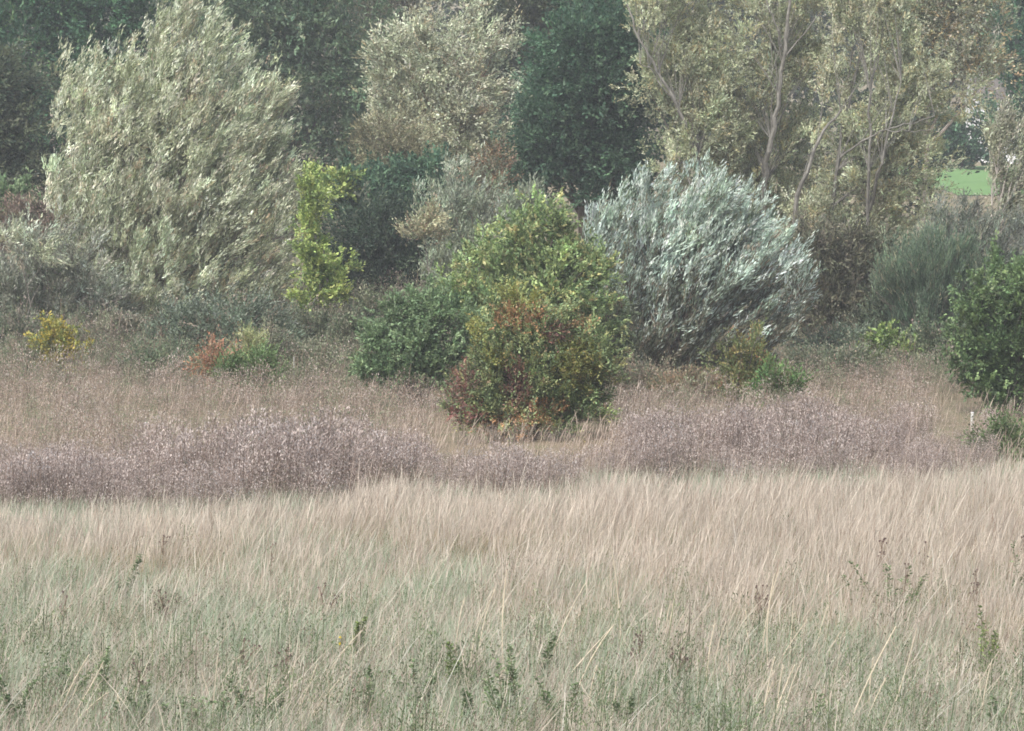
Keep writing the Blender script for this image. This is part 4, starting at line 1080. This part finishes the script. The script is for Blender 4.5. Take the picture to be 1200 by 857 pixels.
BH = [
    (190, 628, 690, .12, 7, 1, 'dark brown umbrella-headed stem alone in the pale grass at left'),
    (200, 694, 735, .22, 8, 6, 'wide red-brown dead clump below the umbrella-headed stem'),
    (75, 698, 745, .12, 5, 2, 'small dark headed stem near the left edge'),
    (318, 640, 700, .08, 5, 1, 'thin brown headed stem between the left and centre of the pale grass'),
    (160, 776, 835, .14, 6, 3, 'brown topped stems above the bushy green herb'),
    (276, 752, 810, .08, 6, 2, 'reddish brown heads above the plume stalk'),
    (332, 764, 812, .12, 5, 3, 'grey-brown headed stems above the pair of cream stalks'),
    (375, 690, 740, .10, 5, 2, 'faint brown heads behind the short fresh green sprig'),
    (737, 742, 800, .14, 8, 3, 'dark brown clustered heads right of the crossing stalks'),
    (796, 764, 812, .12, 7, 3, 'second dark cluster of heads left of the three curved bents'),
    (886, 688, 745, .12, 7, 3, 'dark brown heads behind the top of the biggest tuft'),
    (1032, 632, 705, .10, 6, 2, 'small scattered dark heads in the right straw grass'),
    (1058, 662, 742, .05, 4, 1, 'single brown spike right of the greyish green weed clump'),
    (1080, 640, 700, .09, 4, 1, 'faint grey flat-topped head above the single brown spike'),
    (1144, 672, 735, .10, 6, 2, 'brown heads above the bright green herb at the right'),
    (1196, 630, 700, .07, 5, 1, 'dark brown head at the right edge of the straw grass'),
    (1152, 568, 600, .03, 3, 1, 'tiny dark seed spike at the top of the straw grass on the right'),
]
for i, (px, yt, yb, w, hd, ns, lb) in enumerate(BH):
    herb('dead_flower_stem', lb, px, yt, yb, [(.24, .18, .13, 3), (.18, .17, .10, 2)], 500 + i, w, (.04, .012), 60 * ns, ns, heads=hd, group=DB)
herb('yellow_flower', 'single small yellow flower on a thin stem above the leaning sheaf', 397, 746, 800, HG, 601, .04, (.04, .012), 30, 1, heads=2, headpal=[(.75, .60, .05, 3)], cat='flower')


# ------------------------------------------------------------------ air
def haze(density):
    m = bpy.data.materials.new('haze_air'); m.use_nodes = True
    N = m.node_tree.nodes; L = m.node_tree.links; N.clear()
    out = N.new('ShaderNodeOutputMaterial'); v = N.new('ShaderNodeVolumePrincipled')
    v.inputs['Density'].default_value = density; v.inputs['Color'].default_value = (.93, .95, 1, 1)
    v.inputs['Anisotropy'].default_value = 0.0
    L.new(v.outputs[0], out.inputs['Volume'])
    v_ = [(-330, -100, -3), (330, -100, -3), (330, 540, -3), (-330, 540, -3), (-330, -100, 60), (330, -100, 60), (330, 540, 60), (-330, 540, 60)]
    o = polymesh('haze', v_, [(3, 2, 1, 0), (4, 5, 6, 7), (0, 1, 5, 4), (1, 2, 6, 5), (2, 3, 7, 6), (3, 0, 4, 7)], m)
    o['kind'] = 'stuff'


HAZE = 0.0007
if HAZE: haze(HAZE)

# ------------------------------------------------------------------ light
SUN_EL, SUN_AZ = 52, 215        # compass-like: measured from +Y clockwise; behind the camera to the left
w = bpy.data.worlds.new('World'); scene.world = w; w.use_nodes = True
N = w.node_tree.nodes; L = w.node_tree.links
bg = N['Background']; sky = N.new('ShaderNodeTexSky'); sky.sky_type = 'NISHITA'; sky.sun_disc = False
sky.sun_elevation = R(SUN_EL); sky.sun_rotation = R(SUN_AZ); sky.dust_density = 3.0; sky.air_density = 1.0; sky.ozone_density = 1.0
hs = N.new('ShaderNodeHueSaturation'); hs.inputs['Saturation'].default_value = 0.48
L.new(sky.outputs[0], hs.inputs['Color']); L.new(hs.outputs[0], bg.inputs['Color'])
bg.inputs['Strength'].default_value = 0.11
ld = bpy.data.lights.new('sun', 'SUN'); ld.energy = 1.5; ld.angle = R(10); ld.color = (1, .98, .95)
lo = bpy.data.objects.new('sun', ld); COL.objects.link(lo)
lo.rotation_euler = (R(90 - SUN_EL), 0, R(180 - SUN_AZ)); lo.location = (-20, -20, 60)

# ------------------------------------------------------------------ camera and output
cd = bpy.data.cameras.new('camera'); cam = bpy.data.objects.new('camera', cd); COL.objects.link(cam)
cam.location = CAM; cam.rotation_euler = (R(90) - PITCH, 0, 0)
cd.sensor_width = 36; cd.lens = 36 / 2 / (600 / F); cd.clip_start = .5; cd.clip_end = 2000
scene.camera = cam
vs = scene.view_settings; vs.view_transform = 'Standard'; vs.look = 'None'; vs.exposure = 1.38; vs.gamma = 1; vs.use_curve_mapping = False
c = scene.cycles
c.pixel_filter_type = 'BLACKMAN_HARRIS'; c.filter_width = 1.7
c.use_adaptive_sampling = False; c.max_bounces = 5; c.diffuse_bounces = 3; c.glossy_bounces = 1; c.transmission_bounces = 4; c.volume_bounces = 0; c.transparent_max_bounces = 4
c.caustics_reflective = False; c.caustics_refractive = False
c.use_denoising = True; c.denoising_prefilter = 'ACCURATE'; c.denoising_input_passes = 'RGB_ALBEDO_NORMAL'
